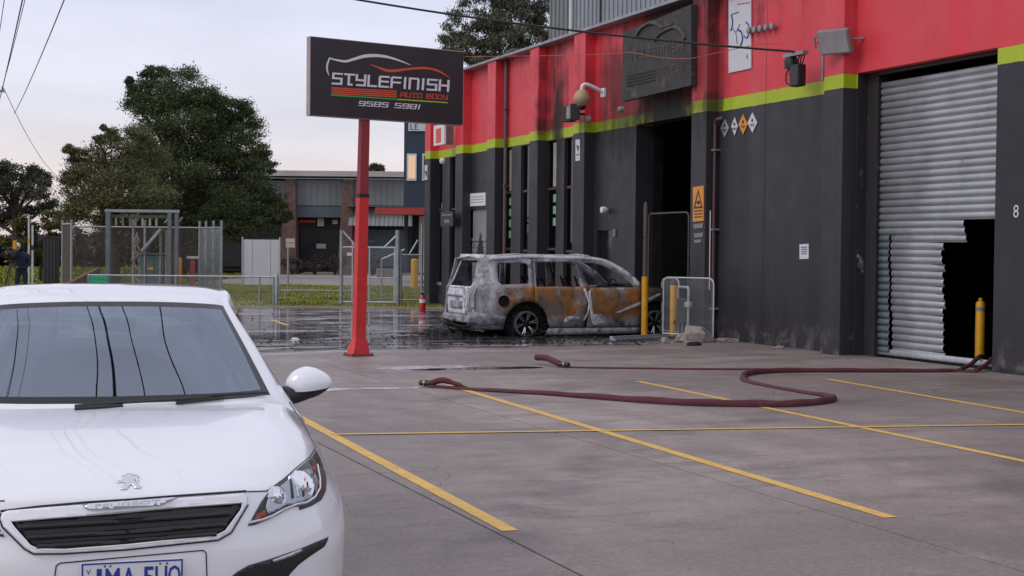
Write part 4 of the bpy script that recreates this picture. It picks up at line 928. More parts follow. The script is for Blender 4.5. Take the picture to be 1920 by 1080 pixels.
# headlamps
hl = c5([(145,690),(200,590),(250,500),(310,420),(420,335),(530,245),(620,170),(668,95),(692,140),(730,230),(753,320),(750,420),(715,490),(640,535),(548,568),(542,538),(460,548),(400,592),(300,642),(200,682)])
ref = c5([(285,545),(300,480),(340,425),(435,350),(530,262),(630,248),(668,285),(692,340),(680,415),(640,475),(540,512),(440,530),(360,575),(300,600)])
hb_ = cpatch('headlamp', 'lamp_bezel', hl, .003, 5, mirror=True)
cpatch('reflector_bed', 'silver', ref, .006, 5, mirror=True, parent=None)
def bowl(cx, cy, r_, mat='reflector', dep=.03):
    px, py = c5([(cx, cy)])[0]; p = csafe(px, py, .010); q = csafe(px+3, py, .010); n = Vector((-.80,.35,.25)).normalized() if True else None
    a_ = n.cross(ZUP).normalized(); b2 = a_.cross(n)
    for s_ in (1,-1):
        vs = []; prof_ = [(r_,0),(r_*.94,-.004),(r_*.8,-dep*.1),(r_*.5,.004),(r_*.28,.012),(0,.016)]
        nn = 18
        for rr_, h_ in prof_:
            for k in range(nn):
                t_ = 2*math.pi*k/nn; wob = 1+.10*(k % 2); v = p + (a_*math.cos(t_)+b2*math.sin(t_))*rr_*(wob if 0 < rr_ < r_ else 1) + n*h_
                vs.append((v.x, v.y*s_, v.z))
        CM().add(vs, [(i*nn+k, i*nn+(k+1) % nn, (i+1)*nn+(k+1) % nn, (i+1)*nn+k) if s_ > 0 else (i*nn+(k+1) % nn, i*nn+k, (i+1)*nn+k, (i+1)*nn+(k+1) % nn) for i in range(5) for k in range(nn)]).build('reflector', mat, hatch)
bowl(370,460,.042); bowl(555,375,.062); bowl(620,350,.032, 'silver')
for k in range(5):
    px0 = 470+k*42; cpatch('reflector_rib', 'reflector' if k % 2 else 'black_gloss', c5([(px0,330-k*12),(px0+14,320-k*12),(px0+30,470-k*8),(px0+18,480-k*8)]), .010, 6, mirror=True)
cpatch('indicator', 'amber', c5([(195,650),(215,600),(285,560),(290,610),(240,640)]), .006, 5, mirror=True); cpatch('indicator', 'amber', c5([(640,240),(660,210),(670,250),(664,272)]), .007, 5, mirror=True)
cline('lamp_trim', 'chrome', c5([(160,665),(250,645),(330,615),(420,565),(520,525),(600,510),(660,470),(700,400),(700,330),(680,220)]), .0055, .010, True)
cpatch('lamp_cover', 'lens_glass', hl, .016, 5, mirror=True, thick=.003)
cline('shut_line', 'black_trim', [(463,922),(498,921),(505,918),(531,899),(557,876),(579,858),(591,840),(586,828),(577,812),(560,782),(542,754)], .0028, .0008, True)
# lower intake with lamp strip, plate
cpatch('fog_grille', 'black_plastic', c5([(0,1100),(60,1050),(150,998),(330,945),(560,865),(772,775),(760,812),(738,852),(620,930),(540,990),(470,1065),(450,1100)]), .004, 7, mirror=True)
cpatch('running_light', 'silver', c5([(335,955),(360,945),(560,868),(568,885),(500,920),(345,975)]), .009, 5, mirror=True)
cline('shut_line', 'black_trim', c6([(428,930),(440,838),(470,818),(1000,770),(1590,718),(1614,738),(1620,930)]), .0025, .001)
pl_y, pl_z = .010, .443
pl = CM().box(-.018,-.010, pl_y-.186, pl_y+.186, pl_z-.067, pl_z+.067).build('number_plate', 'plate_white', hatch, bevel=.003)
CM().box(-.010,.012, pl_y-.15, pl_y+.15, pl_z-.05, pl_z+.05).build('plate_holder', 'black_plastic', hatch)
mb = CM()
for (a0, a1, b0, b1) in [(-.183,.183,.058,.064),(-.183,.183,-.064,-.058),(-.183,-.177,-.0579,.0579),(.177,.183,-.0579,.0579)]: mb.box(-.0195,-.0182, pl_y+a0, pl_y+a1, pl_z+b0, pl_z+b1)
mb.build('border', 'plate_blue', pl)
mb = CM()
for s_, yc, wd in [('1',-.120,.018),('M',-.072,.052),('A',-.014,.050),('5',.058,.042),('U',.104,.044),('Q',.152,.046)]: put_text(mb, s_, Vector((-.0197, pl_y+yc, pl_z+.002)), Vector((0,1,0)), ZUP, .080, wd, .018)
mb.box(-.0197,-.0185, pl_y+.018, pl_y+.028, pl_z-.006, pl_z+.004)
for s_, zc in (('V',.032),('I',.004),('C',-.024)): put_text(mb, s_, Vector((-.0197, pl_y-.158, pl_z+zc)), Vector((0,1,0)), ZUP, .020, None, .0)
mb.build('lettering', 'plate_blue', pl)
mb = CM()
for yy_ in (-.10,-.08,.10,.125): mb.lathe([(.004,-.020),(0,-.0215)], (0, pl_y+yy_, pl_z+.05), 'x', 8)
mb.build('screw', 'black_plastic', pl)
# wipers
for pts in ([(140,763),(230,757),(395,748)], [(330,752),(420,742),(500,738)]):
    P = [csafe(x_, y_, .018) for x_, y_ in refine(pts, 12, False)]; CM().tube(P, .006, 6).build('wiper', 'black_plastic', hatch, smooth=60)
    P = [csafe(x_, y_+5, .012) for x_, y_ in refine(pts[:2], 12, False)]; CM().tube(P, .008, 6).build('wiper', 'black_plastic', hatch, smooth=60)
# door mirrors
def mirror_cap(s_):
    def shell(t0, t1, mat, name, k=1.0):
        mb = CM(); vs = []; NU, NV = 14, 24
        for i in range(NU+1):
            th = t0 + (t1-t0)*i/NU
            for j in range(NV):
                ph = 2*math.pi*j/NV; cx, cy, cz = math.sin(th)*math.cos(ph), math.sin(th)*math.sin(ph), math.cos(th)
                sy_ = .118*k; y_ = cy*sy_; taper = 1 - .34*max(0, (y_+.03)/.14)**1.4
                x_ = -.085*k*abs(cx)**.85*math.copysign(1,cx) if cx > 0 else .045*k*abs(cx)
                vs.append((1.60 - (-x_), s_*(.932 + y_), 1.012 + cz*(.088 if cz > 0 else .078)*k*taper + .006*y_/.1))
        fs_ = [(i*NV+j, i*NV+(j+1) % NV, (i+1)*NV+(j+1) % NV, (i+1)*NV+j) for i in range(NU) for j in range(NV)]
        mb.add(vs, fs_ if s_ < 0 else [tuple(reversed(f)) for f in fs_]); return mb.build(name, mat, hatch, smooth=60)
    shell(0.0, 1.98, 'white_paint', 'mirror_cap'); shell(1.95, math.pi, 'black_plastic', 'mirror_base', .985)
    CM().tube([(1.56, s_*.80, .955), (1.585, s_*.87, .962), (1.60, s_*.93, .965)], [.05,.045,.03], 8).build('mirror_stalk', 'black_plastic', hatch, smooth=60)
mirror_cap(1); mirror_cap(-1)
# interior
CM().box(1.20,1.62,-.66,.66,.70,.90).build('dashboard', 'black_plastic', hatch, bevel=.05); CM().box(.55,4.0,-.78,.78,.24,.30).build('floor_pan', 'black_plastic', hatch); CM().box(.62,1.15,-.6,.6,.30,.7).build('engine_bay', 'black_plastic', hatch)
for s_ in (-1,1):
    CM().box(2.20,2.36,s_*.37-.24,s_*.37+.24,.45,1.08).build('seat_back', 'seat_cloth', hatch, bevel=.07); CM().box(2.26,2.36,s_*.37-.12,s_*.37+.12,1.10,1.27).build('headrest', 'seat_cloth', hatch, bevel=.04); CM().box(1.75,2.22,s_*.37-.24,s_*.37+.24,.38,.52).build('seat', 'seat_cloth', hatch, bevel=.05)
CM().box(3.0,3.2,-.62,.62,.42,1.10).build('rear_bench', 'seat_cloth', hatch, bevel=.06)
mb = CM(); mb.tube([(1.66+.02*math.sin(q_), .37*-1+.18*math.cos(q_), .93+.17*math.sin(q_)) for q_ in [2*math.pi*k/20 for k in range(21)]], .016, 6); mb.build('steering_wheel', 'black_plastic', hatch)
CM().box(1.72,1.75,-.11,.11,1.27,1.335).build('rear_view_mirror', 'black_gloss', hatch, bevel=.015)
for xx in (.90,3.50):
    for s_ in (-1,1):
        wh = thing_part = bpy.data.objects.new('wheel', None); COL.objects.link(wh); wh.parent = hatch; wh.location = (s_*.79, xx, .312)
        CM().lathe([(.20,-.10),(.29,-.10),(.312,-.07),(.312,.07),(.29,.10),(.20,.10)], (0,0,0), 'y', 32, False).build('tyre', 'rubber', wh, smooth=40); CM().lathe([(0,.06*s_),(.06,.07*s_),(.17,.05*s_),(.205,.085*s_),(.205,-.09*s_)], (0,0,0), 'y', 24).build('rim', 'silver', wh, smooth=40)
        CM().lathe([(.36,.02*s_),(.365,-.28*s_),(.0,-.28*s_)], (0,0,0), 'y', 24).build('arch_liner', 'black_plastic', wh)
# ------------------------------------------------------------------ burnt four-wheel drive (nose in the doorway, tail to the apron)
YS = 28.10; WID = 1.86
XC = (onY(900,560,YS).x + onY(1290,560,YS).x)/2
suv = thing('burnt_vehicle', 'burnt-out four-wheel drive, ash grey and rusty, nose against the scorched doorway', 'car', (XC, YS+WID/2, 0)); SO = Vector((XC, YS+WID/2, 0))
def s2(px, py): p = onY(px, py, YS); return (p.x-XC, p.z)
k1 = lambda L_: [s2(830+x_/5.4, 460+y_/5.4) for x_, y_ in L_]
k2 = lambda L_: [s2(1030+x_/5.4, 460+y_/5.4) for x_, y_ in L_]
XR = k1([(395,400)])[0][0] - .12                          # tail of the side panels
XFR = XR + 4.72
def yin(x_, z_):                                          # how far the side leans in from its widest plane
    i_ = max(0, z_-1.0)*.20 + max(0, .42-z_)*.18 + .028*max(0, 1-((z_-.72)/.35)**2)*-1 + .028
    e0 = max(0, (XR+.42)-x_); i_ += e0*e0*.75
    e1 = max(0, x_-(XFR-.75)); i_ += e1*e1*.45
    return i_
def side(name, mat, outer, holes=(), push=0.0, h=.09, th=.025, both=True, dent=0.0):
    V, F = fill2d(outer, holes, h)
    rr = random.Random(len(V))
    for s_ in ((-1,1) if both else (-1,)):
        P = [(x_, s_*(WID/2 - yin(x_, z_) + push - dent*(.5+.5*math.sin(x_*7.3+z_*5.1))*(.5+.5*math.sin(z_*9-x_*3))), z_) for x_, z_ in V]
        MB().add(P, F if s_ < 0 else [tuple(reversed(f)) for f in F]).build(name, mat, suv, smooth=35, solid=th)
beltz = k1([(900,410)])[0][1]; roofz = k1([(930,105)])[0][1]; sillz = k2([(300,850)])[0][1]
wc_r = s2(989, 611); wc_f = (wc_r[0]+2.93, wc_r[1])
def arch(c_, r_, a0, a1, n=10): return [(c_[0]+r_*math.cos(R(a0+(a1-a0)*k/n)), c_[1]+.03+r_*math.sin(R(a0+(a1-a0)*k/n))) for k in range(n+1)]
wq = k1([(572,215),(592,176),(870,182),(890,205),(886,388),(612,400),(572,368)])
wr = k1([(958,172)]) + k2([(283,168),(325,420)]) + k1([(958,418)])
wf = k2([(352,172),(480,180),(580,210),(680,262),(770,325),(840,385),(868,425),(412,430)])
rear_edge = k1([(292,862),(275,760),(285,640),(300,560),(300,440),(330,400),(352,300),(375,190),(388,135)])
rear_edge = [(x_+.02, z_) for x_, z_ in rear_edge]
roofl = k1([(500,122),(700,110),(930,100)]) + k2([(100,116),(300,114),(450,122)])
bpx = k1([(925,400)])[0][0]                               # rear door's back edge
xq = k1([(940,150)])[0][0]
lowz = k1([(500,860)])[0][1]
# rear quarter panel with D pillar
quarter = rear_edge[::-1] ; quarter = [rear_edge[-1]] + []
q_out = [rear_edge[0]] + [(wc_r[0]-.50, lowz)] + arch(wc_r, .47, 185, 62, 9) + [(xq-.006, wc_r[1]+.52), (xq-.006, roofz-.065)] + roofl[:2][::-1] + rear_edge[::-1][:-1]
side('quarter_panel', 'burnt_body', q_out, [wq], dent=.04)
xb0 = k2([(300,170)])[0]; bp_top = k2([(318,150)])[0][0]; bp_bot = k2([(405,440)])[0][0]; bp_low = k2([(380,700)])[0][0]
# doors
dr = [(xq+.006, roofz-.065), (xq+.006, wc_r[1]+.50)] + arch(wc_r, .47, 58, 8, 5)[1:] + [(wc_r[0]+.52, sillz+.03), (bp_low-.02, sillz+.03), (bp_bot-.015, beltz), (bp_top-.03, roofz-.065)]
side('rear_door', 'burnt_body', dr, [wr], .006, dent=.03)
xA = k2([(945,420)])[0][0]
df = [(bp_top+.03, roofz-.065), (bp_bot+.03, beltz), (bp_low+.04, sillz+.03), (xA-.02, sillz+.03), (xA+.02, beltz-.02), (xA-.10, beltz+.06)] + k2([(800,275),(700,205),(590,155),(470,140)])
wf2 = wf
side('front_door', 'burnt_body', df, [wf2], .006, dent=.03)
# roof rail and A pillar strip along the top of the side
rl = roofl[:]; top = [(x_, z_+.012) for x_, z_ in roofl + k2([(560,138),(640,165),(720,212),(800,262),(880,330),(940,395)])]
bot = [(x_, z_-.055) for x_, z_ in roofl] + k2([(545,168),(625,196),(705,245),(785,297),(862,365),(900,418)])
side('cant_rail', 'ash_white', top + bot[::-1], (), .008, .12)
# sill / running board and front wing
side('sill', 'ash_grey', [(wc_r[0]+.50, sillz+.02), (xA, sillz+.02), (xA, sillz-.10), (wc_r[0]+.42, sillz-.12)], (), .012)
hoodz = beltz - .04
wing = [(xA+.006, sillz+.0)] + arch(wc_f, .47, 185, -5, 12)[0:] + [(XFR-.02, .40), (XFR, .80), (XFR-.12, hoodz-.04), (wc_f[0]-.2, hoodz), (xA+.03, beltz-.015)]
side('front_wing', 'burnt_body', wing, (), .0, dent=.03)
bar = k2([(670,680),(940,560),(1120,480),(1128,500),(960,600),(700,690)])
side('loose_trim', 'ash_grey', bar, (), .05, .08, .03, False)
bpl = k2([(345,438),(372,440),(392,490),(400,560),(398,470),(420,445),(428,560),(438,650),(452,700),(540,702),(520,735),(575,790),(470,815),(440,790),(420,700),(412,640),(395,700),(365,770),(352,760),(385,680),(396,590),(372,520)])
side('b_pillar_ash', 'ash_white', bpl, (), .012, .04, .006, False)
for L_ in ([(150,780),(170,730),(240,712),(330,735),(300,760),(230,755),(190,790)],): side('flaked_paint', 'ash_white', k2(L_), (), .012, .06, .004, False)
for x_, z_ in [k1([(620,565)])[0]]:
    MB().lathe([(.0,.0),(.10,.0),(.12,-.012),(.12,.01)], (x_, -(WID/2 - yin(x_, z_))-.004, z_), 'y', 14).build('fuel_flap', 'charred', suv)
# roof skin, sagged by the heat
xs_r = sorted([p[0] for p in roofl]) ; x0r, x1r = rear_edge[-1][0]+.01, k2([(450,122)])[0][0]
mb = MB(); NX, NY = 16, 12; vs = []
for i in range(NX+1):
    x_ = x0r + (x1r-x0r)*i/NX
    zt_ = np.interp(x_, [p[0] for p in [rear_edge[-1]]+roofl], [p[1] for p in [rear_edge[-1]]+roofl])
    hw = WID/2 - yin(x_, zt_) - .01
    for j in range(NY+1):
        v = -1+2*j/NY; vs.append((x_, hw*v, zt_ + .045*(1-v*v) - .03*(1-v*v)*(.5+.5*math.sin(x_*3+v*2)) ))
mb.add(vs, [(i*(NY+1)+j, (i+1)*(NY+1)+j, (i+1)*(NY+1)+j+1, i*(NY+1)+j+1) for i in range(NX) for j in range(NY)]); mb.build('roof', 'burnt_body', suv, smooth=50, solid=.02)
for yy_ in (): MB().tube([(x0r+.25,yy_,roofz+.055),(x0r+.9,yy_,roofz+.075),(x1r-.3,yy_,roofz+.065),(x1r-.05,yy_,roofz+.03)], .016, 6).build('roof_rail', 'ash_grey', suv)
# tail: panel with an open rear window; outline in (y, z), pushed into a rounded tail
ZT0, ZT1 = .42, roofz
def tail_x(y_, z_):
    base = np.interp(z_, [.3,.45,.85,1.02,1.12,roofz], [XR-.02,XR-.07,XR-.09,XR-.03,XR+.03,XR+.26]); return base + .26*max(0, abs(y_)/(WID/2)-.35)**2
def tail(name, mat, outer, holes=(), push=0.0, h=.09, th=.03):
    V, F = fill2d(outer, holes, h); MB().add([(tail_x(y_, z_)-push, y_*(1 - .0), z_) for y_, z_ in V], [tuple(reversed(f)) for f in F]).build(name, mat, suv, smooth=35, solid=th)
hwz = lambda z_: WID/2 - max(0, z_-1.0)*.20 - .03 - .10
wz0, wz1 = beltz-.02, roofz-.10
tail('tailgate', 'ash_white', [(-hwz(.45),.45),(hwz(.45),.45),(hwz(.9),.9),(hwz(1.2),1.2),(hwz(roofz),roofz-.01),(-hwz(roofz),roofz-.01),(-hwz(1.2),1.2),(-hwz(.9),.9)], [[(-.66,wz0),(.66,wz0),(.60,wz1),(-.60,wz1)]])
tail('window_frame', 'ash_white', [(-.70,wz0-.04),(.70,wz0-.04),(.64,wz1+.04),(-.64,wz1+.04)], [[(-.66,wz0),(.66,wz0),(.60,wz1),(-.60,wz1)]], .015)
tail('spoiler', 'ash_white', [(-.70,roofz-.06),(.70,roofz-.06),(.70,roofz+.02),(-.70,roofz+.02)], (), .06, .1, .06)
for (y0, y1, z0, z1, nm, mt) in [(-.34,.36,.56,.72,'plate_recess','ash_grey'), (-.86,-.70,.58,1.0,'tail_lamp_shell','ash_grey'), (.70,.86,.58,1.0,'tail_lamp_shell','ash_grey'), (-.62,.62,.80,.84,'trim_bar','ash_grey')]:
    tail(nm, mt, [(y0,z0),(y1,z0),(y1,z1),(y0,z1)], (), .02, .08, .025)
# melted rim-like ring and wires on the tail corner
mb = MB(); cy_, cz_ = -.62, .76
mb.tube([(tail_x(cy_,cz_)-.05, cy_+.11*math.cos(q_), cz_+.24*math.sin(q_)) for q_ in [2*math.pi*k/24 for k in range(25)]], .022, 6)
for k in range(5): q_ = 2*math.pi*k/5+.4; mb.tube([(tail_x(cy_,cz_)-.06, cy_, cz_), (tail_x(cy_,cz_)-.05, cy_+.11*math.cos(q_), cz_+.23*math.sin(q_))], .016, 5)
mb.build('melted_lamp_ring', 'ash_white', suv, smooth=50)
MB().box(XR-.12,XR+.10,-.82,.82,.28,.44).build('bumper_beam', 'ash_grey', suv, bevel=.04); MB().tube([(XR-.08,-.8,.22),(XR-.14,-.3,.20),(XR-.12,.3,.23),(XR-.05,.8,.2)], .03, 6).build('hanging_bar', 'charred', suv)
for s_ in (-1,1): side('corner_panel', 'ash_grey', [(XR-.02,.24),(wc_r[0]-.5,.26),(wc_r[0]-.47,.42),(XR-.02,.50)], (), .015, .1, .02, False) if s_ < 0 else None
# bonnet, front, floor, bulkhead, seats
mb = MB(); vs = []
for i in range(9):
    x_ = xA-.05 + (XFR-.02-xA)*i/8
    for j in range(9):
        v = -1+2*j/8; vs.append((x_, v*(WID/2-.06-.1*max(0,i-5)/3), hoodz+.05*(1-v*v)-.10*(i/8)**2+.03*math.sin(3*v+i)))
mb.add(vs, [(i*9+j, (i+1)*9+j, (i+1)*9+j+1, i*9+j+1) for i in range(8) for j in range(8)]); mb.build('bonnet', 'charred', suv, smooth=50, solid=.02)
MB().box(XFR-.10,XFR-.02,-.82,.82,.35,.85).build('front_panel', 'charred', suv, bevel=.05); MB().box(XR+.06,XFR-.12,-.76,.76,.30,.38).build('floor_pan', 'charred', suv); MB().box(xA+.0,xA+.08,-.80,.80,.38,beltz-.03).build('bulkhead', 'charred', suv)
MB().box(xA-.35,xA-.05,-.72,.72,.85,1.02).build('dashboard', 'charred', suv, bevel=.06)
for xx in (xA-1.05, xA-1.95):
    for s_ in (-1,1):
        f_ = MB()
        for yo in (-.2,.2): f_.tube([(xx,s_*.38+yo,.38),(xx-.08,s_*.38+yo,.95),(xx-.2,s_*.38+yo*.8,1.22)], .02, 6)
        for zz in (.6,.8,1.0,1.15): f_.tube([(xx-.05-(zz-.38)*.12,s_*.38-.2,zz),(xx-.05-(zz-.38)*.12,s_*.38+.2,zz)], .014, 5)
        f_.box(xx,xx+.45,s_*.38-.22,s_*.38+.22,.42,.52); f_.build('seat_frame', 'charred', suv)
mb = MB(); mb.tube([(xA-.45+.03*math.sin(q_), -.38+.19*math.cos(q_), 1.0+.17*math.sin(q_)) for q_ in [2*math.pi*k/20 for k in range(21)]], .014, 6); mb.build('steering_ring', 'charred', suv)
for s_ in (-1,1):
    wl = MB(); wl.tube([(xA-.02, s_*(WID/2-.14), beltz), (k2([(800,275)])[0][0], s_*(WID/2-.22), k2([(800,285)])[0][1])], .03, 6); wl.build('windscreen_post', 'ash_grey', suv)
MB().tube([(x1r, -.68, roofz-.01),(x1r+.02,0,roofz+.02),(x1r,.68,roofz-.01)], .03, 6).build('windscreen_header', 'ash_grey', suv)
# wheels: bare alloy rims, tyres burnt to a skirt of wire and ash
def rim(x_, s_):
    wh = bpy.data.objects.new('wheel', None); COL.objects.link(wh); wh.parent = suv; wh.location = (x_, s_*(WID/2-.16), .262)
    MB().lathe([(.225,.12*s_),(.245,.12*s_),(.262,.11*s_),(.262,-.12*s_),(.24,-.12*s_),(.225,.0)], (0,0,0), 'y', 30, False).build('rim', 'rim_burnt', wh, smooth=40)
    for k in range(6):
        a_ = 2*math.pi*k/6+.25
        for da in (-.13,.13): MB().tube([(.06*math.cos(a_),.075*s_,.06*math.sin(a_)), (.15*math.cos(a_+da*.7),.10*s_,.15*math.sin(a_+da*.7)), (.235*math.cos(a_+da),.105*s_,.235*math.sin(a_+da))], [.024,.017,.015], 6).build('spoke', 'chrome' if k in (4,5) else 'rim_burnt', wh, smooth=60)
    MB().lathe([(.075,.05*s_),(.075,.10*s_),(.05,.115*s_),(0,.118*s_)], (0,0,0), 'y', 14).build('hub', 'charred', wh, smooth=40); MB().lathe([(0,.02*s_),(.16,.03*s_),(.165,.0)], (0,0,0), 'y', 20).build('brake_disc', 'charred', wh)
    MB().lathe([(.43,-.02*s_),(.44,-.3*s_),(0,-.31*s_)], (0,0,.06), 'y', 24).build('arch_liner', 'charred', wh)
    rr = random.Random(int(x_*10)+s_); mb = MB()
    for k in range(60):
        a_ = rr.uniform(0, 6.28); r0 = rr.uniform(.255,.33); c_ = (r0*math.cos(a_), rr.uniform(-.12,.14)*s_, max(-.255, -.25+abs(rr.gauss(0,.05)) if rr.random() < .75 else r0*math.sin(a_)))
        p_ = [Vector(c_)+Vector((rr.uniform(-.09,.09), rr.uniform(-.05,.05), max(-.0, rr.uniform(-.02,.05)))) for _ in range(3)]; mb.tube(p_, rr.uniform(.006,.014), 4)
    stuff(mb.build('burnt_tyre', 'soot_lump', wh))
for x_ in (wc_r[0], wc_f[0]):
    for s_ in (-1,1): rim(x_, s_)
# heap of ash and wire behind the tail, scattered debris
def lumps(name, n, fn, mat, parent=None, seed=1):
    rr = random.Random(seed); mb = MB()
    for k in range(n):
        x_, y_, s_ = fn(rr); h_ = s_*rr.uniform(.25,.7); n_ = rr.choice((4,5,6)); a0 = rr.uniform(0,6.28)
        b0 = [(x_+s_*rr.uniform(.6,1.2)*math.cos(a0+6.283*i/n_), y_+s_*rr.uniform(.6,1.2)*math.sin(a0+6.283*i/n_), .001) for i in range(n_)]
        t0 = [(x_+(p[0]-x_)*rr.uniform(.3,.75), y_+(p[1]-y_)*rr.uniform(.3,.75), h_*rr.uniform(.6,1.3)) for p in b0]
        mb.add(b0+t0, [tuple(range(n_,2*n_))]+[(i,(i+1) % n_,n_+(i+1) % n_,n_+i) for i in range(n_)])
    return mb.build(name, mat, parent)
tb = ground(868,628)
def heapf(rr):
    a_ = rr.gauss(0,.38); b2 = rr.gauss(0,.30); return tb.x+a_, tb.y+b2+.25, rr.uniform(.03,.13)
o = lumps('ash_heap', 130, heapf, 'soot_lump', None, 4); stuff(o); tag(o, 'black heap of ash and melted plastic behind the burnt vehicle', 'debris')
mb = MB(); rr = random.Random(9)
for k in range(90):
    p = Vector((tb.x+rr.gauss(0,.32), tb.y+.25+rr.gauss(0,.25), rr.uniform(.02,.30))); mb.tube([p, p+Vector((rr.uniform(-.12,.12), rr.uniform(-.1,.1), rr.uniform(-.02,.12))), p+Vector((rr.uniform(-.2,.2), rr.uniform(-.2,.2), rr.uniform(-.02,.1)))], rr.uniform(.004,.012), 4)
o = mb.build('burnt_wire', 'soot_lump'); stuff(o); tag(o, 'tangle of burnt wire standing out of the ash heap', 'debris')
def scat(rr):
    if rr.random() < .55:
        p = ground(rr.uniform(470,840), 640+rr.gauss(0,7)); return p.x, p.y, rr.uniform(.006,.032)
    p = ground(rr.uniform(440,900), rr.uniform(584,652)); return p.x, p.y, rr.uniform(.006,.030)
o = lumps('debris', 420, scat, 'soot_lump', None, 21); stuff(o); tag(o, 'black flakes of fire debris scattered over the wet concrete', 'debris')
def scat2(rr):
    p = ground(rr.uniform(840,1210), rr.uniform(628,648)); return p.x, p.y, rr.uniform(.008,.05)
o = lumps('debris', 260, scat2, 'soot_lump', None, 22); stuff(o); tag(o, 'charred scraps along the near side of the burnt vehicle', 'debris')
def scat3(rr):
    p = ground(rr.uniform(1330,1640), rr.uniform(640,672)); return min(p.x,14.4), p.y, rr.uniform(.006,.03)
o = lumps('debris', 40, scat3, 'concrete_lump', None, 23); stuff(o); tag(o, 'pale grit along the foot of the charcoal wall', 'debris')
def scat4(rr):
    p = ground(rr.uniform(640,1900), rr.uniform(690,1075)); return p.x, p.y, rr.uniform(.002,.007)
o = lumps('grit', 150, scat4, 'soot_lump', None, 25); stuff(o); tag(o, 'tiny dark grit sprinkled over the parking bays', 'grit')
p = ground(555,637)
o = lumps('white_scrap', 1, lambda rr: (0,0,.09), 'paper', None, 3); o.location = (p.x, p.y, .004); tag(o, 'crumpled white scrap lying in the soot by the sign pole', 'scrap')

# ------------------------------------------------------------------ bollards, temporary fencing, rubble
def bollard(px, py, h, r_, label, top=None, mat='bollard_yellow', z0=0.0, X=None, lean=0.0, cap='dome', loc=None):
    p = loc or ground(px, py); b2 = thing('bollard', label, 'bollard', (p.x, p.y, z0), group='yellow bollards'); b2.rotation_euler = (0, lean, 0)
    MB().lathe([(r_,0),(r_,h-.04),(r_*.8,h-.012),(0,h)] if cap == 'dome' else [(r_,0),(r_,h)], n=20).build('post', mat, b2, smooth=40)
    MB().lathe([(r_*1.05,0),(r_*1.6,.0),(r_*1.6,.012),(r_*1.05,.012)], n=20).build('base_plate', mat, b2)
    return b2
b1 = bollard(1208,630, 1.24, .068, 'yellow bollard with a tall brown post rising from it, in front of the burnt vehicle', cap='flat')
MB().tube([(0,0,1.24),(0,0,2.05)], .048, 12).build('upper_post', 'post_brown', b1, smooth=60); MB().tube([(0,0,2.06),(0,0,2.72),(0,0,2.80)], [.044,.044,.02], 12).build('upper_post', 'post_brown', b1, smooth=60)
b2 = bollard(1262,633, 1.17, .072, 'plain yellow bollard with dark scratches among the fence panels and rubble', cap='dome')
MB().lathe([(.074,1.08),(.074,1.13),(.05,1.18),(0,1.185)], n=16).build('cap', 'pipe_brown', b2)
MB().box(-.03,.02,-.0745,-.070,.28,.36).build('scratch', 'black_plastic', b2)
pd = onX(1838,664,15.75); b3 = bollard(0,0, 1.02, .075, 'yellow bollard standing in the torn opening of the roller door', loc=Vector((15.75, onX(1838,600,15.75).y, 0)))
MB().lathe([(.078,.86),(.078,.92)], n=16).build('band', 'grey_box', b3); MB().lathe([(.03,1.0),(.035,1.06),(0,1.07)], n=10).build('lug', 'bollard_yellow', b3)
bollard(777,536, 1.35, .16, 'yellow bollard on the far grass beside the workshop corner', loc=rd(bgl(777,536,66)[0], 66, 0))
# mesh panels
def mesh_panel(root, name, P0, ux, w_, h_, z0, step=.06, th=.0035, diamond=True, tube=.02, nrm=None, rounded=False, mat='galv_pale', mmat='galv'):
    P0 = Vector(P0); ux = Vector(ux); fr = MB()
    if rounded:
        rr_ = .12; path = [P0+Vector((0,0,z0)), P0+Vector((0,0,z0+h_-rr_))] + [P0+ux*(rr_-rr_*math.cos(a_))+Vector((0,0,z0+h_-rr_+rr_*math.sin(a_))) for a_ in (R(30),R(60),R(90))]
        path += [P0+ux*(w_-rr_+rr_*math.sin(a_))+Vector((0,0,z0+h_-rr_+rr_*math.cos(a_))) for a_ in (0,R(30),R(60),R(90))] + [P0+ux*w_+Vector((0,0,z0))]
        fr.tube(path, tube, 8); fr.tube([P0+Vector((0,0,z0+.08)), P0+ux*w_+Vector((0,0,z0+.08))], tube, 8)
    else:
        for a, b_ in (((0,z0),(w_,z0)),((0,z0+h_),(w_,z0+h_)),((0,z0),(0,z0+h_)),((w_,z0),(w_,z0+h_))): fr.tube([P0+ux*a[0]+Vector((0,0,a[1])), P0+ux*b_[0]+Vector((0,0,b_[1]))], tube, 8)
    fr.build('frame', mat, root, smooth=60)
    n_ = Vector((ux.y,-ux.x,0)); vs = []; fs = []; zlo, zhi = z0+.02, z0+h_-.02
    def strip(xa, za, xb2, zb2, off):
        d = Vector((xb2-xa, zb2-za)); l = d.length
        if l < 1e-4: return
        px_, pz_ = -d.y/l*th, d.x/l*th; k = len(vs)
        for (x_, z_) in ((xa+px_,za+pz_),(xa-px_,za-pz_),(xb2-px_,zb2-pz_),(xb2+px_,zb2+pz_)): vs.append(P0+ux*x_+Vector((0,0,z_))+n_*off)
        fs.append((k,k+1,k+2,k+3))
    H_ = zhi-zlo
    if diamond:
        c_ = -H_
        while c_ < w_:
            xa, xb2 = max(0,c_), min(w_,c_+H_)
            if xb2 > xa: strip(xa, zlo+(xa-c_), xb2, zlo+(xb2-c_), .002); strip(xa, zhi-(xa-c_), xb2, zhi-(xb2-c_), -.002)
            c_ += step
    else:
        x_ = step
        while x_ < w_: strip(x_, zlo, x_, zhi, .002); x_ += step
        z_ = zlo+step*3
        while z_ < zhi: strip(0, z_, w_, z_, -.002); z_ += step*3
    MB().add(vs, fs).build('wire_mesh', mmat, root)
    root.children[-1]['kind'] = 'stuff'
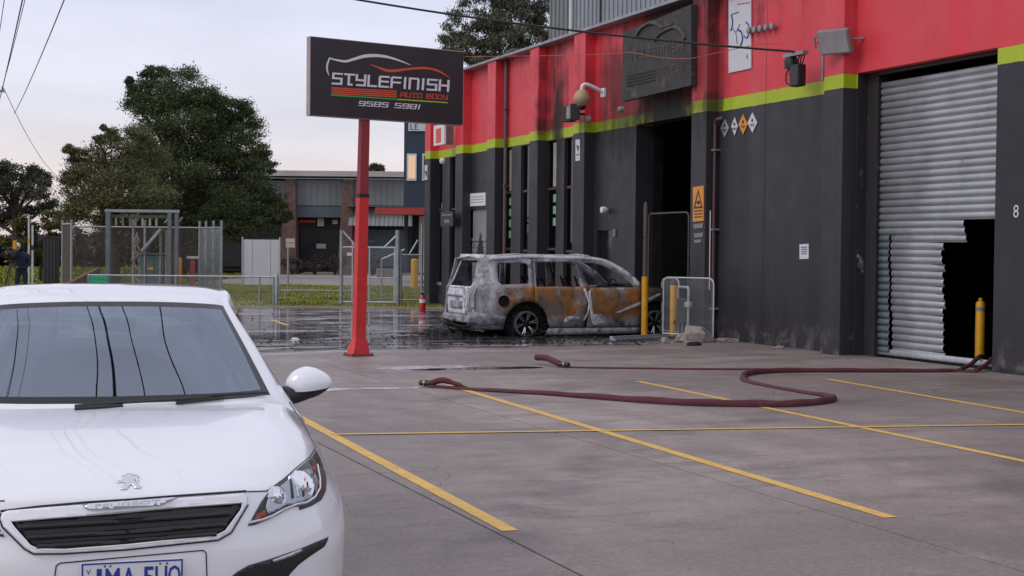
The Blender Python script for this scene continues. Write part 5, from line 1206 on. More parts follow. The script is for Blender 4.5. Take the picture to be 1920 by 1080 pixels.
def fence_between(name, label, pa, pb2, h_, z0=.06, **kw):
    a, b_ = Vector((pa.x,pa.y,0)), Vector((pb2.x,pb2.y,0)); u_ = (b_-a); w_ = u_.length; u_.normalize()
    r_ = thing(name, label, 'fence', a); mesh_panel(r_, name, (0,0,0), u_, w_, h_, z0, **kw); return r_
fp1 = fence_between('fence_panel', 'low mesh fence panel with rounded corners in front of the gas meter', ground(1243,634), ground(1337,640), 1.22, .02, rounded=True, tube=.017, step=.05, th=.002)
fp2 = fence_between('fence_panel', 'second mesh panel set at an angle between the bollard and the pilaster', ground(1240,628), ground(1272,631), 1.18, .02, rounded=True, tube=.016, step=.05, th=.002)
a = Vector((15.0, Yp(1216,15.0), 0)); b_ = Vector((15.0, Yp(1291,15.0), 0))
fp3 = fence_between('fence_panel', 'taller dark temporary fence panel standing in the burnt doorway', a, b_, 2.55, .05, rounded=True, tube=.022, step=.075, th=.0012, mat='post_brown', mmat='soot_lump')
p0_, p1_ = ground(1150,640), ground(1262,634)
r_ = thing('fallen_bar', 'flattened metal sections lying on the ground beside the yellow bollards', 'metal bar', (p0_.x, p0_.y, 0)); d_ = Vector((p1_.x-p0_.x, p1_.y-p0_.y, 0)); u_ = d_.normalized(); n_ = Vector((-u_.y,u_.x,0))
for k, (o1, l0, l1, z_) in enumerate([(0,0,1,.03),(.14,.05,.9,.045),(.28,.2,1.05,.03)]): MB().obox(d_*((l0+l1)/2)+n_*o1+Vector((0,0,z_)), d_*((l1-l0)/2), n_*.045, (0,0,z_-.004)).build('bar', 'galv', r_, bevel=.008)
# gas meter on the pilaster behind the panels
p = Vector((XP-.16, Yp(1298,XP), 0)); r_ = thing('gas_meter', 'pale green gas meter with bent pipes at the pilaster foot behind the mesh', 'gas meter', p)
MB().box(-.16,.14,.02,.36,.28,.80).build('meter_box', 'cabinet_green', r_, bevel=.03); MB().tube(spline([(0,.30,.80),(0,.30,.98),(0,.22,1.03),(0,-.10,1.03),(0,-.16,.98),(0,-.16,.55),(0,-.16,0)], 4), .03, 8).build('pipe', 'galv_pale', r_, smooth=60); MB().tube([(0,.1,0),(0,.1,.3)], .03, 8).build('pipe', 'galv_pale', r_)
MB().lathe([(.07,0),(.09,.02),(.09,.10),(.05,.13),(0,.13)], (0,-.16,.62), n=12).build('regulator', 'galv_pale', r_, smooth=40)
# rubble
def rock(name, px, py, sx, sy, sz, mat, label, seed, cat='rubble'):
    p = ground(px, py); rr = random.Random(seed); bm = bmesh.new(); bmesh.ops.create_icosphere(bm, subdivisions=2, radius=1)
    for v in bm.verts:
        k = 1+rr.uniform(-.22,.22); v.co = Vector((v.co.x*sx*k, v.co.y*sy*k, max(-.15, v.co.z)*sz*k+sz*.15))
    me = bpy.data.meshes.new(name); bm.to_mesh(me); bm.free(); o_ = mk(name, me, mat); o_.location = (p.x, p.y, .0); tag(o_, label, cat, 'rubble by the bollards'); return o_
rock('rubble', 1304,642, .33,.26,.28, 'concrete_lump', 'largest pale lump of rubble in front of the mesh panel', 1); rock('rubble', 1247,643, .10,.09,.10, 'concrete_lump', 'small pale block of rubble at the foot of the plain bollard', 2)
rock('rubble', 1277,641, .12,.10,.15, 'concrete_lump', 'middling rubble piece between the bollard and the largest lump', 3); rock('rubble', 1300,648, .16,.08,.07, 'soot_lump', 'dark flat scrap lying before the largest lump of rubble', 4); rock('rubble', 1362,641, .27,.10,.07, 'concrete_lump', 'long low strip of rubble along the wall past the mesh panel', 5); rock('rubble', 1392,640, .05,.05,.10, 'white_plain', 'tiny white bit of rubble at the foot of the wall', 6)
rock('rubble', 1462,653, .11,.08,.05, 'concrete_lump', 'flat pale chip of rubble under the blank charcoal wall', 7)

# ------------------------------------------------------------------ fire hoses
def hose(name, label, pix, wpx=None, wd=.105, ht=.03):
    P = [ground(*q) for q in pix]; P = spline([(p.x,p.y,0) for p in P], 9); r_ = thing(name, label, 'hose', P[0]); O = P[0]; n = len(P); vs = []
    hs = lambda i: ht if not isinstance(ht, (list, tuple)) else float(np.interp(i/(n-1), np.linspace(0,1,len(ht)), ht))
    prof_ = [(-1,.25),(-.8,.75),(-.3,1),(.3,1),(.8,.75),(1,.25),(.8,0),(-.8,0)]
    for i, p in enumerate(P):
        d = (P[min(i+1,n-1)]-P[max(i-1,0)]).normalized(); s_ = Vector((-d.y,d.x,0))
        for a, b_ in prof_: vs.append(p-O+s_*(a*wd/2*(1.25-.55*hs(i)/.08))+Vector((0,0,.003+b_*hs(i)*(1+.06*math.sin(i*.7)))))
    k = len(prof_); MB().add(vs, [(i*k+j, (i+1)*k+j, (i+1)*k+(j+1) % k, i*k+(j+1) % k) for i in range(n-1) for j in range(k)] + [tuple(range(k)), tuple(reversed(range((n-1)*k, n*k)))]).build('hose_line', 'hose', r_, smooth=60)
    d = (P[0]-P[1]).normalized(); return r_, d
pe = ground(1838,690)
h1, d1 = hose('fire_hose', 'maroon fire hose snaking in a wide S across the yellow bay lines', [(805,726),(835,728),(900,733),(1000,739),(1100,747),(1200,755),(1300,761),(1400,763),(1480,763),(1540,758),(1562,752),(1552,745),(1500,736),(1440,725),(1400,716),(1394,709),(1410,703),(1460,699),(1560,698),(1660,698),(1760,698),(1800,697)], wd=.105, ht=[.03,.03,.035,.045,.06,.07,.078,.078,.075,.075,.07,.045,.03,.028,.035,.075,.08,.07,.06,.055,.05,.04])
def coupling(r_, d, seed=0):
    s_ = Vector((-d.y,d.x,0))
    MB().tube([d*-.02+Vector((0,0,.05)), d*.05+Vector((0,0,.05))], .040, 12).build('coupling', 'black_plastic', r_, smooth=40); MB().tube([d*.05+Vector((0,0,.05)), d*.075+Vector((0,0,.05))], .045, 12).build('collar', 'brass', r_, smooth=40); MB().tube([d*.075+Vector((0,0,.05)), d*.14+Vector((0,0,.05))], .036, 12).build('coupling', 'black_plastic', r_, smooth=40)
coupling(h1, d1)
MB().tube(spline([d1*-.02+Vector((0,0,.05)), d1*-.2+Vector((0,0,.10)), d1*-.42+Vector((0,0,.06)), d1*-.6+Vector((0,0,.02))], 5), [.038]*8+[.03]*4+[.012]*4, 8).build('raised_end', 'hose', h1, smooth=60)
MB().tube(spline([ground(1800,697)-Vector(h1.location)+Vector((0,0,.03)), Vector((14.9,Yp(1820,14.9,690),.08))-Vector(h1.location), Vector((15.3,Yp(1838,15.3,690),.18))-Vector(h1.location), Vector((16.2,Yp(1850,16.2,690),.04))-Vector(h1.location)], 6), .035, 8).build('hose_line', 'hose', h1, smooth=60)
h2, d2 = hose('fire_hose', 'straight maroon fire hose running behind the S-shaped one to the roller door', [(1052,689),(1100,690.5),(1200,692),(1300,693),(1400,693.5),(1500,694),(1620,695),(1740,696),(1830,699)], wd=.08, ht=.022)
q0 = ground(1006,682)-Vector(h2.location); q0.z = .10
coupling(h2, (ground(1056,689)-ground(1040,688)).normalized())
MB().tube(spline([q0, q0*.6+Vector((0,0,.05)), q0*.25+Vector((0,0,.05)), Vector((0,0,.045))], 5), [.048]*14+[.04]*2, 10).build('folded_end', 'hose', h2, smooth=60)
MB().tube(spline([ground(1830,699)-Vector(h2.location)+Vector((0,0,.03)), Vector((15.0,Yp(1850,15.0,690),.10))-Vector(h2.location), Vector((15.5,Yp(1860,15.5,680),.14))-Vector(h2.location), Vector((16.4,Yp(1862,16.4,680),.04))-Vector(h2.location)], 6), .035, 8).build('hose_line', 'hose', h2, smooth=60)
# fire extinguisher
p = ground(792,585); r_ = thing('fire_extinguisher', 'red fire extinguisher standing on the wet concrete by the workshop corner', 'fire extinguisher', (p.x,p.y,0)); S_ = 1.0
MB().lathe([(.085,0),(.09,.02),(.09,.36),(.07,.42),(.035,.45),(.03,.48)], n=16).build('cylinder', 'ext_red', r_, smooth=40); MB().box(-.03,.03,-.02,.08,.48,.54).build('valve', 'black_plastic', r_); MB().tube([(0,.06,.53),(.09,.05,.45),(.10,.0,.2)], .012, 6).build('hose', 'black_plastic', r_)
MB().lathe([(.0915,.26),(.0915,.36)], n=16).build('label_band', 'plate_white', r_); MB().tube([(0,-.09,.56),(0,.0,.58),(0,.10,.55)], .01, 6).build('handle', 'galv', r_)
# ------------------------------------------------------------------ trees
def foliage(name, mat, parent, clumps, size, seed, elong=1.6, sub=9, per=60, droop=0.0, flat=.6):
    g_ = np.random.default_rng(seed); C_ = []
    for (c, r_, k) in clumps:
        c = np.array(c); ns = max(3, int(sub*k)); d = g_.normal(size=(ns,3)); d /= np.linalg.norm(d,axis=1)[:,None]; rad = g_.uniform(.35,1.0,ns)**.6
        sc_ = c + d*rad[:,None]*np.array(r_)
        for q in sc_:
            n = int(per*g_.uniform(.5,1.4)); e_ = g_.normal(size=(n,3))*np.array([1,1,flat])*np.mean(r_)*.25
            C_.append(q+e_)
    P = np.concatenate(C_); n = len(P)
    u = g_.normal(size=(n,3)); u[:,2] -= droop; u /= np.linalg.norm(u,axis=1)[:,None]; w_ = g_.normal(size=(n,3)); w_ -= (w_*u).sum(1)[:,None]*u; w_ /= np.linalg.norm(w_,axis=1)[:,None]
    s_ = (size*g_.uniform(.5,1.4,n))[:,None]; U1 = u*s_*elong; W1 = w_*s_*.5
    V = np.stack([P-U1, P+W1, P+U1, P-W1], 1).reshape(-1,3)
    return meshnp(name, V, np.arange(4*n).reshape(-1,4), mat, parent)
def limb(mb, pts, r0, r1, n=7): P = spline(pts, 4); k = len(P); mb.tube(P, [r0+(r1-r0)*i/(k-1) for i in range(k)], n)
def tree(name, label, base_px, d, clumps_px, mat, size, seed, trunk_r=.4, elong=1.6, sub=9, per=60, droop=0.0, flat=.6, top_frac=.75, cat='tree', group='trees in the background', deep=1.0):
    r0, _ = bgl(base_px, 500, d); base = rd(r0, d, -.05); t_ = thing(name, label, cat, base, group=group); cl = []; rr = random.Random(seed)
    for (px, py, rp) in clumps_px:
        dd = d + rr.uniform(-1,1)*rp/FPX*d*deep*1.3; p = atd(px, py, dd) - base; q = rp/FPX*d; cl.append(((p.x,p.y,p.z), (q,q,q*.8), max(.4,(rp/45)**2)))
    foliage('crown', mat, t_, cl, size, seed, elong, sub, per, droop, flat)
    zt_ = max(c[0][2] for c in cl)*top_frac; mb = MB(); limb(mb, [(0,0,0),(.1*rr.uniform(-1,1),0,zt_*.4),(.5*rr.uniform(-1,1),.2,zt_)], trunk_r, trunk_r*.25, 9); mb.build('trunk', 'trunk', t_, smooth=60)
    mb = MB()
    for c, r_, k in rr.sample(cl, min(len(cl), 12)):
        z0 = min(zt_*.8, max(zt_*.2, c[2]*.6)); limb(mb, [(0,0,z0), (c[0]*.5,c[1]*.5,z0+(c[2]-z0)*.6), c], trunk_r*.32, trunk_r*.06, 6)
    mb.build('limb', 'trunk', t_, smooth=60); return t_
big = [(285,135,20),(262,165,24),(300,165,40),(345,168,45),(380,190,35),(280,205,42),(340,225,60),(415,205,38),(445,205,30),(455,240,40),(300,265,52),(390,265,62),(455,285,42),(485,285,26),(330,320,62),(415,330,62),(480,325,34),(500,312,18),(270,320,45),(350,385,62),(440,385,55),(495,375,38),(520,395,26),(505,415,30),(535,405,14),(300,380,45),(390,425,45),(455,425,40),(248,192,12),(300,430,40),(240,150,9)]
tree('pine_tree', 'tall dark pine with ragged crown rising above the substation', 335, 84, big, 'leaf_dark', .052, 12, .45, 1.5, 24, 310, flat=.55, deep=.8)
ol = [(250,255,30),(215,285,42),(265,300,48),(180,320,45),(230,350,55),(150,350,42),(280,370,45),(180,385,48),(250,410,48),(140,395,38),(215,425,40),(305,420,30),(130,335,22),(132,282,13),(160,300,26),(205,250,22),(195,240,7),(185,262,8)]
tree('olive_tree', 'broad olive green tree in front of the dark pine', 215, 70, ol, 'leaf_olive', .042, 13, .35, 1.8, 20, 280, .3, deep=.8)
fl_ = [(10,318,24),(45,322,28),(75,335,24),(30,345,35),(75,360,30),(0,350,35),(50,385,35),(90,390,25),(-30,330,45),(10,400,30),(-40,400,50)]
tree('far_tree', 'round brownish green tree at the far edge behind the cameraman', 30, 120, fl_, 'leaf_far', .085, 14, .5, 1.5, 18, 230, deep=.8)
gd = [(75,440,26),(45,420,22),(95,410,22),(60,470,26),(100,460,26),(30,455,20),(85,490,20),(110,430,18)]
tree('shrub', 'golden green shrub between the cameraman and the substation', 75, 72, gd, 'leaf_gold', .07, 15, .12, 2.0, 16, 110, .2, cat='shrub', deep=.6)
gum = [(850,60,26),(885,30,34),(870,85,36),(920,60,42),(960,25,42),(930,100,38),(985,70,40),(1010,30,34),(900,110,26),(1030,60,28),(1050,95,22),(975,110,30),(920,-10,40),(990,-20,45),(840,100,14),(1040,10,26),(880,-20,26)]
tree('gum_tree', 'grey green gum tree with hanging leaves behind the workshop roof', 950, 78, gum, 'leaf_gum', .046, 16, .4, 2.4, 19, 230, 1.3, deep=.6)
tree('cypress', 'small bristly tree top peeping over the far warehouse roof', 706, 128, [(700,318,7),(708,314,8),(714,318,6)], 'leaf_far', .12, 18, .15, 2.6, 10, 40, -1.5, deep=.4)
mb_cl = []
rr = random.Random(31)
for k in range(100):
    px = -960 + k*15; p = atd(px, 474+rr.uniform(-16,14), 132+rr.uniform(-4,4)); mb_cl.append(((p.x,p.y,p.z), (1.6,1.6,1.3), .8))
o = foliage('far_hedge', 'leaf_far', None, mb_cl, .28, 32, 1.4, 12, 60); stuff(o); tag(o, 'dark far-off belt of trees along the skyline behind the lawn', 'treeline')
for k, (px, lb) in enumerate([(505,'leafless low bush at the left end of the warehouse planting'), (548,'leafless bush before the first brick pier'), (590,'leafless bush under the pale warehouse sign'), (628,'leafless bush before the second brick pier'), (700,'leafless bush beside the concrete blocks')]):
    r0, z_ = bgl(px, 505, 97); b0 = rd(r0, 97, .03); t_ = thing('bare_bush', lb, 'bush', b0, group='bare bushes before the warehouse'); r2 = random.Random(k); mb = MB()
    for i in range(16):
        a_ = r2.uniform(0,6.28); h_ = r2.uniform(.5,1.1); mb.tube([(0,0,0), (.25*math.cos(a_),.25*math.sin(a_),h_*.6), (.6*math.cos(a_+.4),.6*math.sin(a_),h_)], [.03,.02,.008], 4)
    mb.build('branches', 'trunk', t_); foliage('twigs', 'leaf_bare', t_, [((0,0,.75),(.8,.8,.45),1.0)], .06, 60+k, 2.5, 9, 45)

# ------------------------------------------------------------------ far warehouse (d = 100), blue building, sheds, house
def bg_thing(name, label, cat, px, d, z=0.0, group=None):
    r0, _ = bgl(px, 500, d); t_ = thing(name, label, cat, rd(r0, d, z), -HEAD, group); t_['_r'] = r0; t_['_d'] = d; return t_
def bq(t_, px, py, d=None): r0, z_ = bgl(px, py, d or t_['_d']); return r0 - t_['_r'], z_ - t_.location.z
def bbox(t_, name, mat, px0, py0, px1, py1, y0, y1, parent=None, **k):
    a, z1 = bq(t_, px0, py0); b_, z0 = bq(t_, px1, py1); return MB().box(a, b_, y0, y1, max(z0,-.05), z1).build(name, mat, parent or t_, **k)
wh_ = bg_thing('warehouse', 'long grey warehouse with sloping brick piers across the far forecourt', 'building', 600, 100)
bbox(wh_, 'roof_fascia', 'fascia', 300, 318, 790, 333, -.6, 14); bbox(wh_, 'gutter', 'galv_pale', 300, 333, 790, 337, -.75, -.62)
bbox(wh_, 'back_wall', 'dark_void', 300, 337, 790, 512, .5, 14)
for x0, x1 in ((330,535),(555,643),(662,790)):
    p_ = bbox(wh_, 'cladding', 'clad_grey', x0, 337, x1, 386, -.12, .5); q_ = x0+4
    a0, z1 = bq(wh_, x0, 338); b0, z0 = bq(wh_, x1, 385); k = 0; xx = a0+.15
    while xx < b0-.1:
        MB().box(xx, xx+.05, -.15, -.121, z0, z1).build('rib', 'clad_grey', p_); xx += .42
bbox(wh_, 'cladding', 'clad_teal', 330, 386.5, 535, 408, -.10, .5); bbox(wh_, 'cladding', 'clad_teal', 555, 386.5, 643, 408, -.10, .5)
aw = bbox(wh_, 'awning_sheet', 'clad_pale', 655, 387, 790, 389, -1.2, -.13)
a0, z1 = bq(wh_, 657, 389); b0, z0 = bq(wh_, 790, 424); n = 16
for k in range(n):
    xa, xb2 = a0+(b0-a0)*k/n, a0+(b0-a0)*(k+1)/n; MB().prism([(xa,-.2,z1-.02),(xb2-.03,-.2,z1-.02),(xb2-.03,-1.3,z0),(xa,-1.3,z0)], (0,0,-.04)).build('sheet', 'clad_pale', aw)
for (x0, x1, b0_, b1_) in ((537,556,528,560),(645,664,636,662)):
    a, z1 = bq(wh_, x0, 336); b_, _ = bq(wh_, x1, 336); c_, _ = bq(wh_, b0_, 510); d_, _ = bq(wh_, b1_, 510)
    mb = MB(); mb.add([(a,-.5,z1),(b_,-.5,z1),(d_,-1.3,0),(c_,-1.3,0),(a,.45,z1),(b_,.45,z1),(d_,.45,0),(c_,.45,0)], [(3,2,1,0),(4,5,6,7),(0,1,5,4),(1,2,6,5),(2,3,7,6),(3,0,4,7)]); mb.build('brick_pier', 'brick_pier', wh_)
for (x0,y0,x1,y1,mt,nm) in [(560,412,590,418,'awning_red','red_beam'),(594,409,606,424,'cream_wall','pane'),(622,412,632,420,'cream_wall','pane'),(592,457,610,466,'paper','door_sign'),(690,451,702,455,'paper','door_sign'),(668,430,757,500,'clad_teal','shutter'),(562,430,640,500,'dark_void','shutter'),(455,405,520,414,'awning_red','red_beam'),(380,430,455,500,'dark_void','wall')]: bbox(wh_, nm, mt, x0, y0, x1, y1, .36, .45)
for k in range(9): bbox(wh_, 'shutter_rail', 'clad_grey', 668, 433+k*7.5, 757, 434+k*7.5, .30, .355)
for px, lb in ((722,'larger pale concrete block stack on the forecourt'),(741,'smaller pale concrete block beside the larger stack')):
    r0, _ = bgl(px, 505, 90); o = MB().box(-.5 if px < 730 else -.25,.5 if px < 730 else .25,-.3,.3,0,.55 if px < 730 else .4).build('concrete_block', 'concrete_lump', None, bevel=.04); o.location = rd(r0, 90, .045); o.rotation_euler = (0,0,-HEAD+.2); tag(o, lb, 'block', 'blocks on the forecourt')
bl_ = bg_thing('blue_building', 'dark blue office block with a glowing window behind the workshop corner', 'building', 776, 76)
bbox(bl_, 'wall', 'blue_wall', 758, 225, 900, 393, 0, 9); bbox(bl_, 'lower_wall', 'dark_void', 772, 393.5, 900, 515, .4, 9); bbox(bl_, 'column', 'fascia', 786, 405, 796, 512, -.1, .35); bbox(bl_, 'column', 'blue_wall', 758, 393.5, 764, 512, .0, .35)
f_ = bbox(bl_, 'window', 'paper', 763, 288, 781, 339, -.08, -.001); bbox(bl_, 'pane', 'lit_window', 766, 292, 779, 335, -.10, -.085, f_); f_ = bbox(bl_, 'window', 'paper', 792, 288, 812, 339, -.08, -.001); bbox(bl_, 'pane', 'black_gloss', 795, 292, 809, 335, -.10, -.085, f_)
bbox(bl_, 'awning', 'awning_red', 711, 391, 800, 404, -2.2, -.005)
s_ = bbox(bl_, 'white_sign', 'paper', 766, 229, 800, 246, -.10, -.001); a0, z0 = bq(bl_, 777, 238); mb = put_text(MB(), 'LE', Vector((a0,-.106,z0)), Vector((1,0,0)), ZUP, .3); mb.build('lettering', 'black_plastic', s_)
def shed(name, label, X0, X1, Y0, Y1, zt_, mat, pitch=.35):
    t_ = thing(name, label, 'building', (X0, (Y0+Y1)/2, 0)); h_ = (Y1-Y0)/2; MB().box(0,X1-X0,-h_,h_,0,zt_).build('wall', mat, t_); y_ = -h_+.1; MB().box(-.1,X1-X0+.1,-h_-.1,h_+.1,zt_,zt_+.1).build('roof', 'galv', t_)
    while y_ < h_: MB().box(-.04,-.002,y_,y_+.09,0,zt_-.02).build('rib', mat, t_); y_ += pitch
    return t_
s1 = shed('metal_shed', 'pale ribbed metal shed rising behind the red parapet', 22.0, 33.5, onX(1258,40,22).y-6, onX(1075,40,22).y, 12.6, 'shed_grey')
MB().tube([(-.1,onX(1074,40,22).y-s1.location.y-.05,0),(-.1,onX(1074,40,22).y-s1.location.y-.05,12.5)], .07, 8).build('downpipe', 'white_plain', s1); MB().box(-.08,-.045,onX(1128,30,22).y-s1.location.y-.03,onX(1128,30,22).y-s1.location.y+.03,5,12.5).build('joint_strip', 'black_plastic', s1)
shed('metal_shed', 'darker grey ribbed shed beside the gum tree behind the workshop', 26.0, 33.0, onX(1073,40,26).y+.4, onX(1030,40,26).y, 13.4, 'clad_grey', .45)


# ------------------------------------------------------------------ substation, fences and street furniture
def posts_line(root, P, h_, r_, mat='galv', name='post'):
    for p in P: MB().tube([Vector((p.x,p.y,0)), Vector((p.x,p.y,h_))], r_, 8).build(name, mat, root, smooth=60)
DS = 57
sf = bg_thing('mesh_fence', 'tall brownish mesh fence around the substation', 'fence', 115, DS)
w_ = bq(sf, 383, 500)[0]; hz = bq(sf, 260, 427)[1]; mesh_panel(sf, 'm', (bq(sf,133,500)[0],0,0), (1,0,0), w_-bq(sf,133,500)[0], hz, .02, step=.07, th=.006, tube=.03, mat='galv', mmat='post_brown')
a0 = bq(sf, 374, 500)[0]; b0 = bgl(415, 500, DS-1.6)[0]-sf['_r']; uv = Vector((b0-a0, -1.6, 0)); l_ = uv.length; uv.normalize(); mesh_panel(sf, 'm', (a0,0,0), uv, l_, hz, .02, step=.035, th=.0065, tube=.03, mat='galv', mmat='galv')
a0 = bgl(117, 500, DS+1.2)[0]-sf['_r']; b0 = bq(sf, 134, 500)[0]; uv = Vector((b0-a0, -1.2, 0)); l_ = uv.length; uv.normalize(); mesh_panel(sf, 'm', (a0,1.2,0), uv, l_, hz+.1, .02, step=.03, th=.008, tube=.04, mat='galv', mmat='post_brown')
for px, yy_ in ((117,1.2),(134,0),(374,0),(386,-.45),(400,-1.0),(415,-1.6)): x_ = bgl(px, 500, DS+yy_)[0]-sf['_r']; MB().tube([(x_,yy_,0),(x_,yy_,hz+.28)], .045, 8).build('post', 'galv', sf, smooth=60)
gt = bg_thing('gantry', 'grey steel gantry with hanging insulators inside the substation', 'gantry', 265, 55)
zt_ = bq(gt, 265, 395)[1]
for px, w2 in ((203,.085),(318,.07),(331,.065)): x_ = bq(gt, px, 500)[0]; MB().box(x_-w2,x_+w2,-w2,w2,0,zt_-.02).build('post', 'gantry_grey', gt, bevel=.015)
x0_, x1_ = bq(gt,197,500)[0], bq(gt,336,500)[0]
MB().box(x0_,x1_,-.07,.07,zt_-.06,zt_+.04).build('beam', 'galv', gt); MB().box(x0_+.1,x1_-.1,.12,.2,zt_-.26,zt_-.16).build('beam', 'cabinet_green', gt)
for px in (215,228,242,252,265,279,291): x_ = bq(gt,px,500)[0]; MB().lathe([(.02,0),(.05,-.05),(.03,-.09),(.05,-.14),(.03,-.18),(.05,-.24),(.02,-.30)], (x_,.16,zt_-.27), n=8).build('insulator', 'cream_wall' if px % 2 else 'concrete_lump', gt)
a, b_ = bq(gt,262,472), bq(gt,298,430); MB().tube([(a[0],.3,a[1]),(b_[0],.3,b_[1])], .07, 6).build('brace', 'galv', gt)
a, b_ = bq(gt,309,418), bq(gt,320,404); MB().tube([(a[0],0,a[1]),(b_[0],0,b_[1])], .03, 6).build('brace', 'galv', gt); a, b_ = bq(gt,342,408), bq(gt,331,420); MB().tube([(a[0],0,a[1]),(b_[0],0,b_[1])], .03, 6).build('brace', 'galv', gt)
for px, z1 in ((243,410),(265,412),(295,430),(306,430)): x_ = bq(gt,px,500)[0]; MB().tube([(x_,.5,0),(x_,.5,bq(gt,px,z1)[1])], .045, 8).build('conduit', 'galv' if px < 280 else 'concrete_lump', gt, smooth=60)
tx_ = bg_thing('transformer_cabinet', 'dull green transformer cabinet behind the substation mesh', 'cabinet', 289, 56); x0_, x1_ = bq(tx_,264,500)[0], bq(tx_,313,500)[0]; zc = bq(tx_,289,478)[1]
MB().box(x0_,x1_,-.5,.5,.1,zc).build('body', 'cabinet_green', tx_, bevel=.03); MB().box(x0_-.05,x1_+.05,-.55,.55,zc+.001,zc+.06).build('lid', 'cabinet_green', tx_, bevel=.02); MB().box(x0_-.02,x1_+.02,-.52,.52,0,.1).build('plinth', 'concrete_lump', tx_); MB().box(-.12,.1,-.515,-.503,zc-.55,zc-.46).build('warning_plate', 'warn_orange', tx_); MB().box(x0_+(x1_-x0_)*.62,x0_+(x1_-x0_)*.63,-.51,-.502,.12,zc-.02).build('door_gap', 'black_plastic', tx_)
vn = bg_thing('climbing_plant', 'straggly pale dead creeper on a post beside the transformer cabinet', 'plant', 256, 54.6); rr = random.Random(5); mb = MB()
for k in range(26): z_ = rr.uniform(0,1.9); mb.tube([(rr.uniform(-.12,.12),0,z_),(rr.uniform(-.2,.2),rr.uniform(-.1,.1),z_+.2),(rr.uniform(-.15,.15),0,z_+.4)], .02, 4)
mb.build('stems', 'concrete_lump', vn)
bollard(0,0,1.35,.11,'yellow bollard inside the substation beside the grey gantry posts', loc=rd(bgl(336,500,60)[0], 60, 0))
rm = bg_thing('red_marker', 'short red marker post with white crossbar behind the substation mesh', 'marker', 361, 66); MB().box(-.09,.09,-.05,.05,0,bq(rm,361,487)[1]).build('post', 'awning_red', rm); zc = bq(rm,361,484)[1]; MB().box(-.25,.28,-.04,.04,zc-.02,zc+.09).build('crossbar', 'paper', rm)
# rail fence in front
rf = bg_thing('rail_fence', 'low galvanised rail fence ending at a thick post behind the white car', 'fence', 515, 45.4)
zr = bq(rf,515,519)[1]; x0_, x1_ = bq(rf,165,500)[0], bq(rf,515,500)[0]
MB().tube([(x0_,0,zr),(x1_,0,zr)], .022, 8).build('rail', 'galv_pale', rf)
for px in (166,250,330,414,487,513): x_ = bq(rf,px,500)[0]; MB().tube([(x_,0,0),(x_,0,zr-.005)], .028, 8).build('post', 'galv', rf)
x_ = bq(rf,518,500)[0]; MB().tube([(x_,.05,0),(x_,.05,zr+.03),(x_-.02,.05,zr+.09)], [.075,.075,.03], 10).build('end_post', 'galv', rf, smooth=50); mesh_panel(rf, 'm', (x0_,.03,0), (1,0,0), x1_-x0_, zr-.06, .03, step=.09, th=.0025, tube=.006, mat='galv', mmat='galv')
gs = bg_thing('green_sign', 'small bright green sign on the rail fence above the car roof', 'sign', 185, 45.1); a, z1 = bq(gs,169,516); b_, z0 = bq(gs,201,531); gs_p = MB().box(a,b_,-.02,.0,z0,z1).build('panel', 'sign_green', gs); MB().box(a+.05,b_-.05,-.024,-.0205,(z0+z1)/2-.012,(z0+z1)/2+.012).build('stripe', 'cabinet_green', gs_p)
MB().tube([(0,.03,0),(0,.03,z1)], .02, 6).build('post', 'galv', gs)
# chain-link gate
cg = bg_thing('chain_link_gate', 'chain-link gate and posts behind the red sign pole', 'gate', 745, 46)
def gx(px): return bq(cg,px,500)[0]
def gz(py): return bq(cg,700,py)[1]
MB().tube([(gx(746),0,0),(gx(746),0,gz(431))], .085, 10).build('post', 'galv', cg, smooth=50); MB().tube([(gx(640),0,.05),(gx(640),0,gz(432))], .05, 8).build('post', 'galv', cg, smooth=50)
mesh_panel(cg, 'm', (gx(641),0,0), (1,0,0), gx(744)-gx(641), gz(464)-.12, .12, step=.075, th=.003, tube=.028, mat='galv_pale', mmat='galv')
for px in (661,693,740): MB().tube([(gx(px),0,.12),(gx(px),0,gz(452 if px < 670 else 464))], .026, 8).build('upright', 'galv_pale', cg)
for a, b_ in (((641,433),(668,462)),((744,440),(718,466))): MB().tube([(gx(a[0]),0,gz(a[1])),(gx(b_[0]),0,gz(b_[1]))], .026, 8).build('brace', 'galv_pale', cg)
MB().tube([(gx(641),0,gz(521)),(gx(744),0,gz(521))], .02, 8).build('rail', 'galv_pale', cg); o = MB().box(gx(651),gx(661),-.06,-.035,gz(480),gz(474)).build('notice', 'paper', cg)
MB().tube([(gx(640),.0,.0),(gx(640),.0,.06)], .05, 8).build('foot', 'galv', cg)
c2 = bg_thing('chain_link_fence', 'short chain-link run with slanted braces beside the workshop corner', 'fence', 790, 49)
def gx2(px): return bq(c2,px,500)[0]
def gz2(py): return bq(c2,780,py)[1]
for px, py in ((752,470),(791,420)): MB().tube([(gx2(px),0,0),(gx2(px),0,gz2(py))], .04, 8).build('post', 'galv', c2)
mesh_panel(c2, 'm', (gx2(753),0,0), (1,0,0), gx2(790)-gx2(753), gz2(478)-.1, .1, step=.075, th=.003, tube=.025, mat='galv', mmat='galv'); MB().tube([(gx2(768),0,gz2(476)),(gx2(783),0,gz2(450))], .025, 8).build('brace', 'galv_pale', c2); MB().tube([(gx2(708),1.5,gz2(487)),(gx2(720),1.5,gz2(482)),(gx2(752),1.5,gz2(468))], .03, 8).build('brace', 'galv_pale', c2); MB().tube([(gx2(708),1.5,0),(gx2(708),1.5,gz2(487))], .03, 8).build('post', 'galv', c2)
lr = bg_thing('guard_rail', 'thin low rail running through the verge grass', 'rail', 600, 52); z_ = bq(lr,600,545)[1]; MB().tube([(bq(lr,525,500)[0],0,z_),(bq(lr,660,500)[0],0,z_)], .03, 6).build('rail', 'galv', lr)
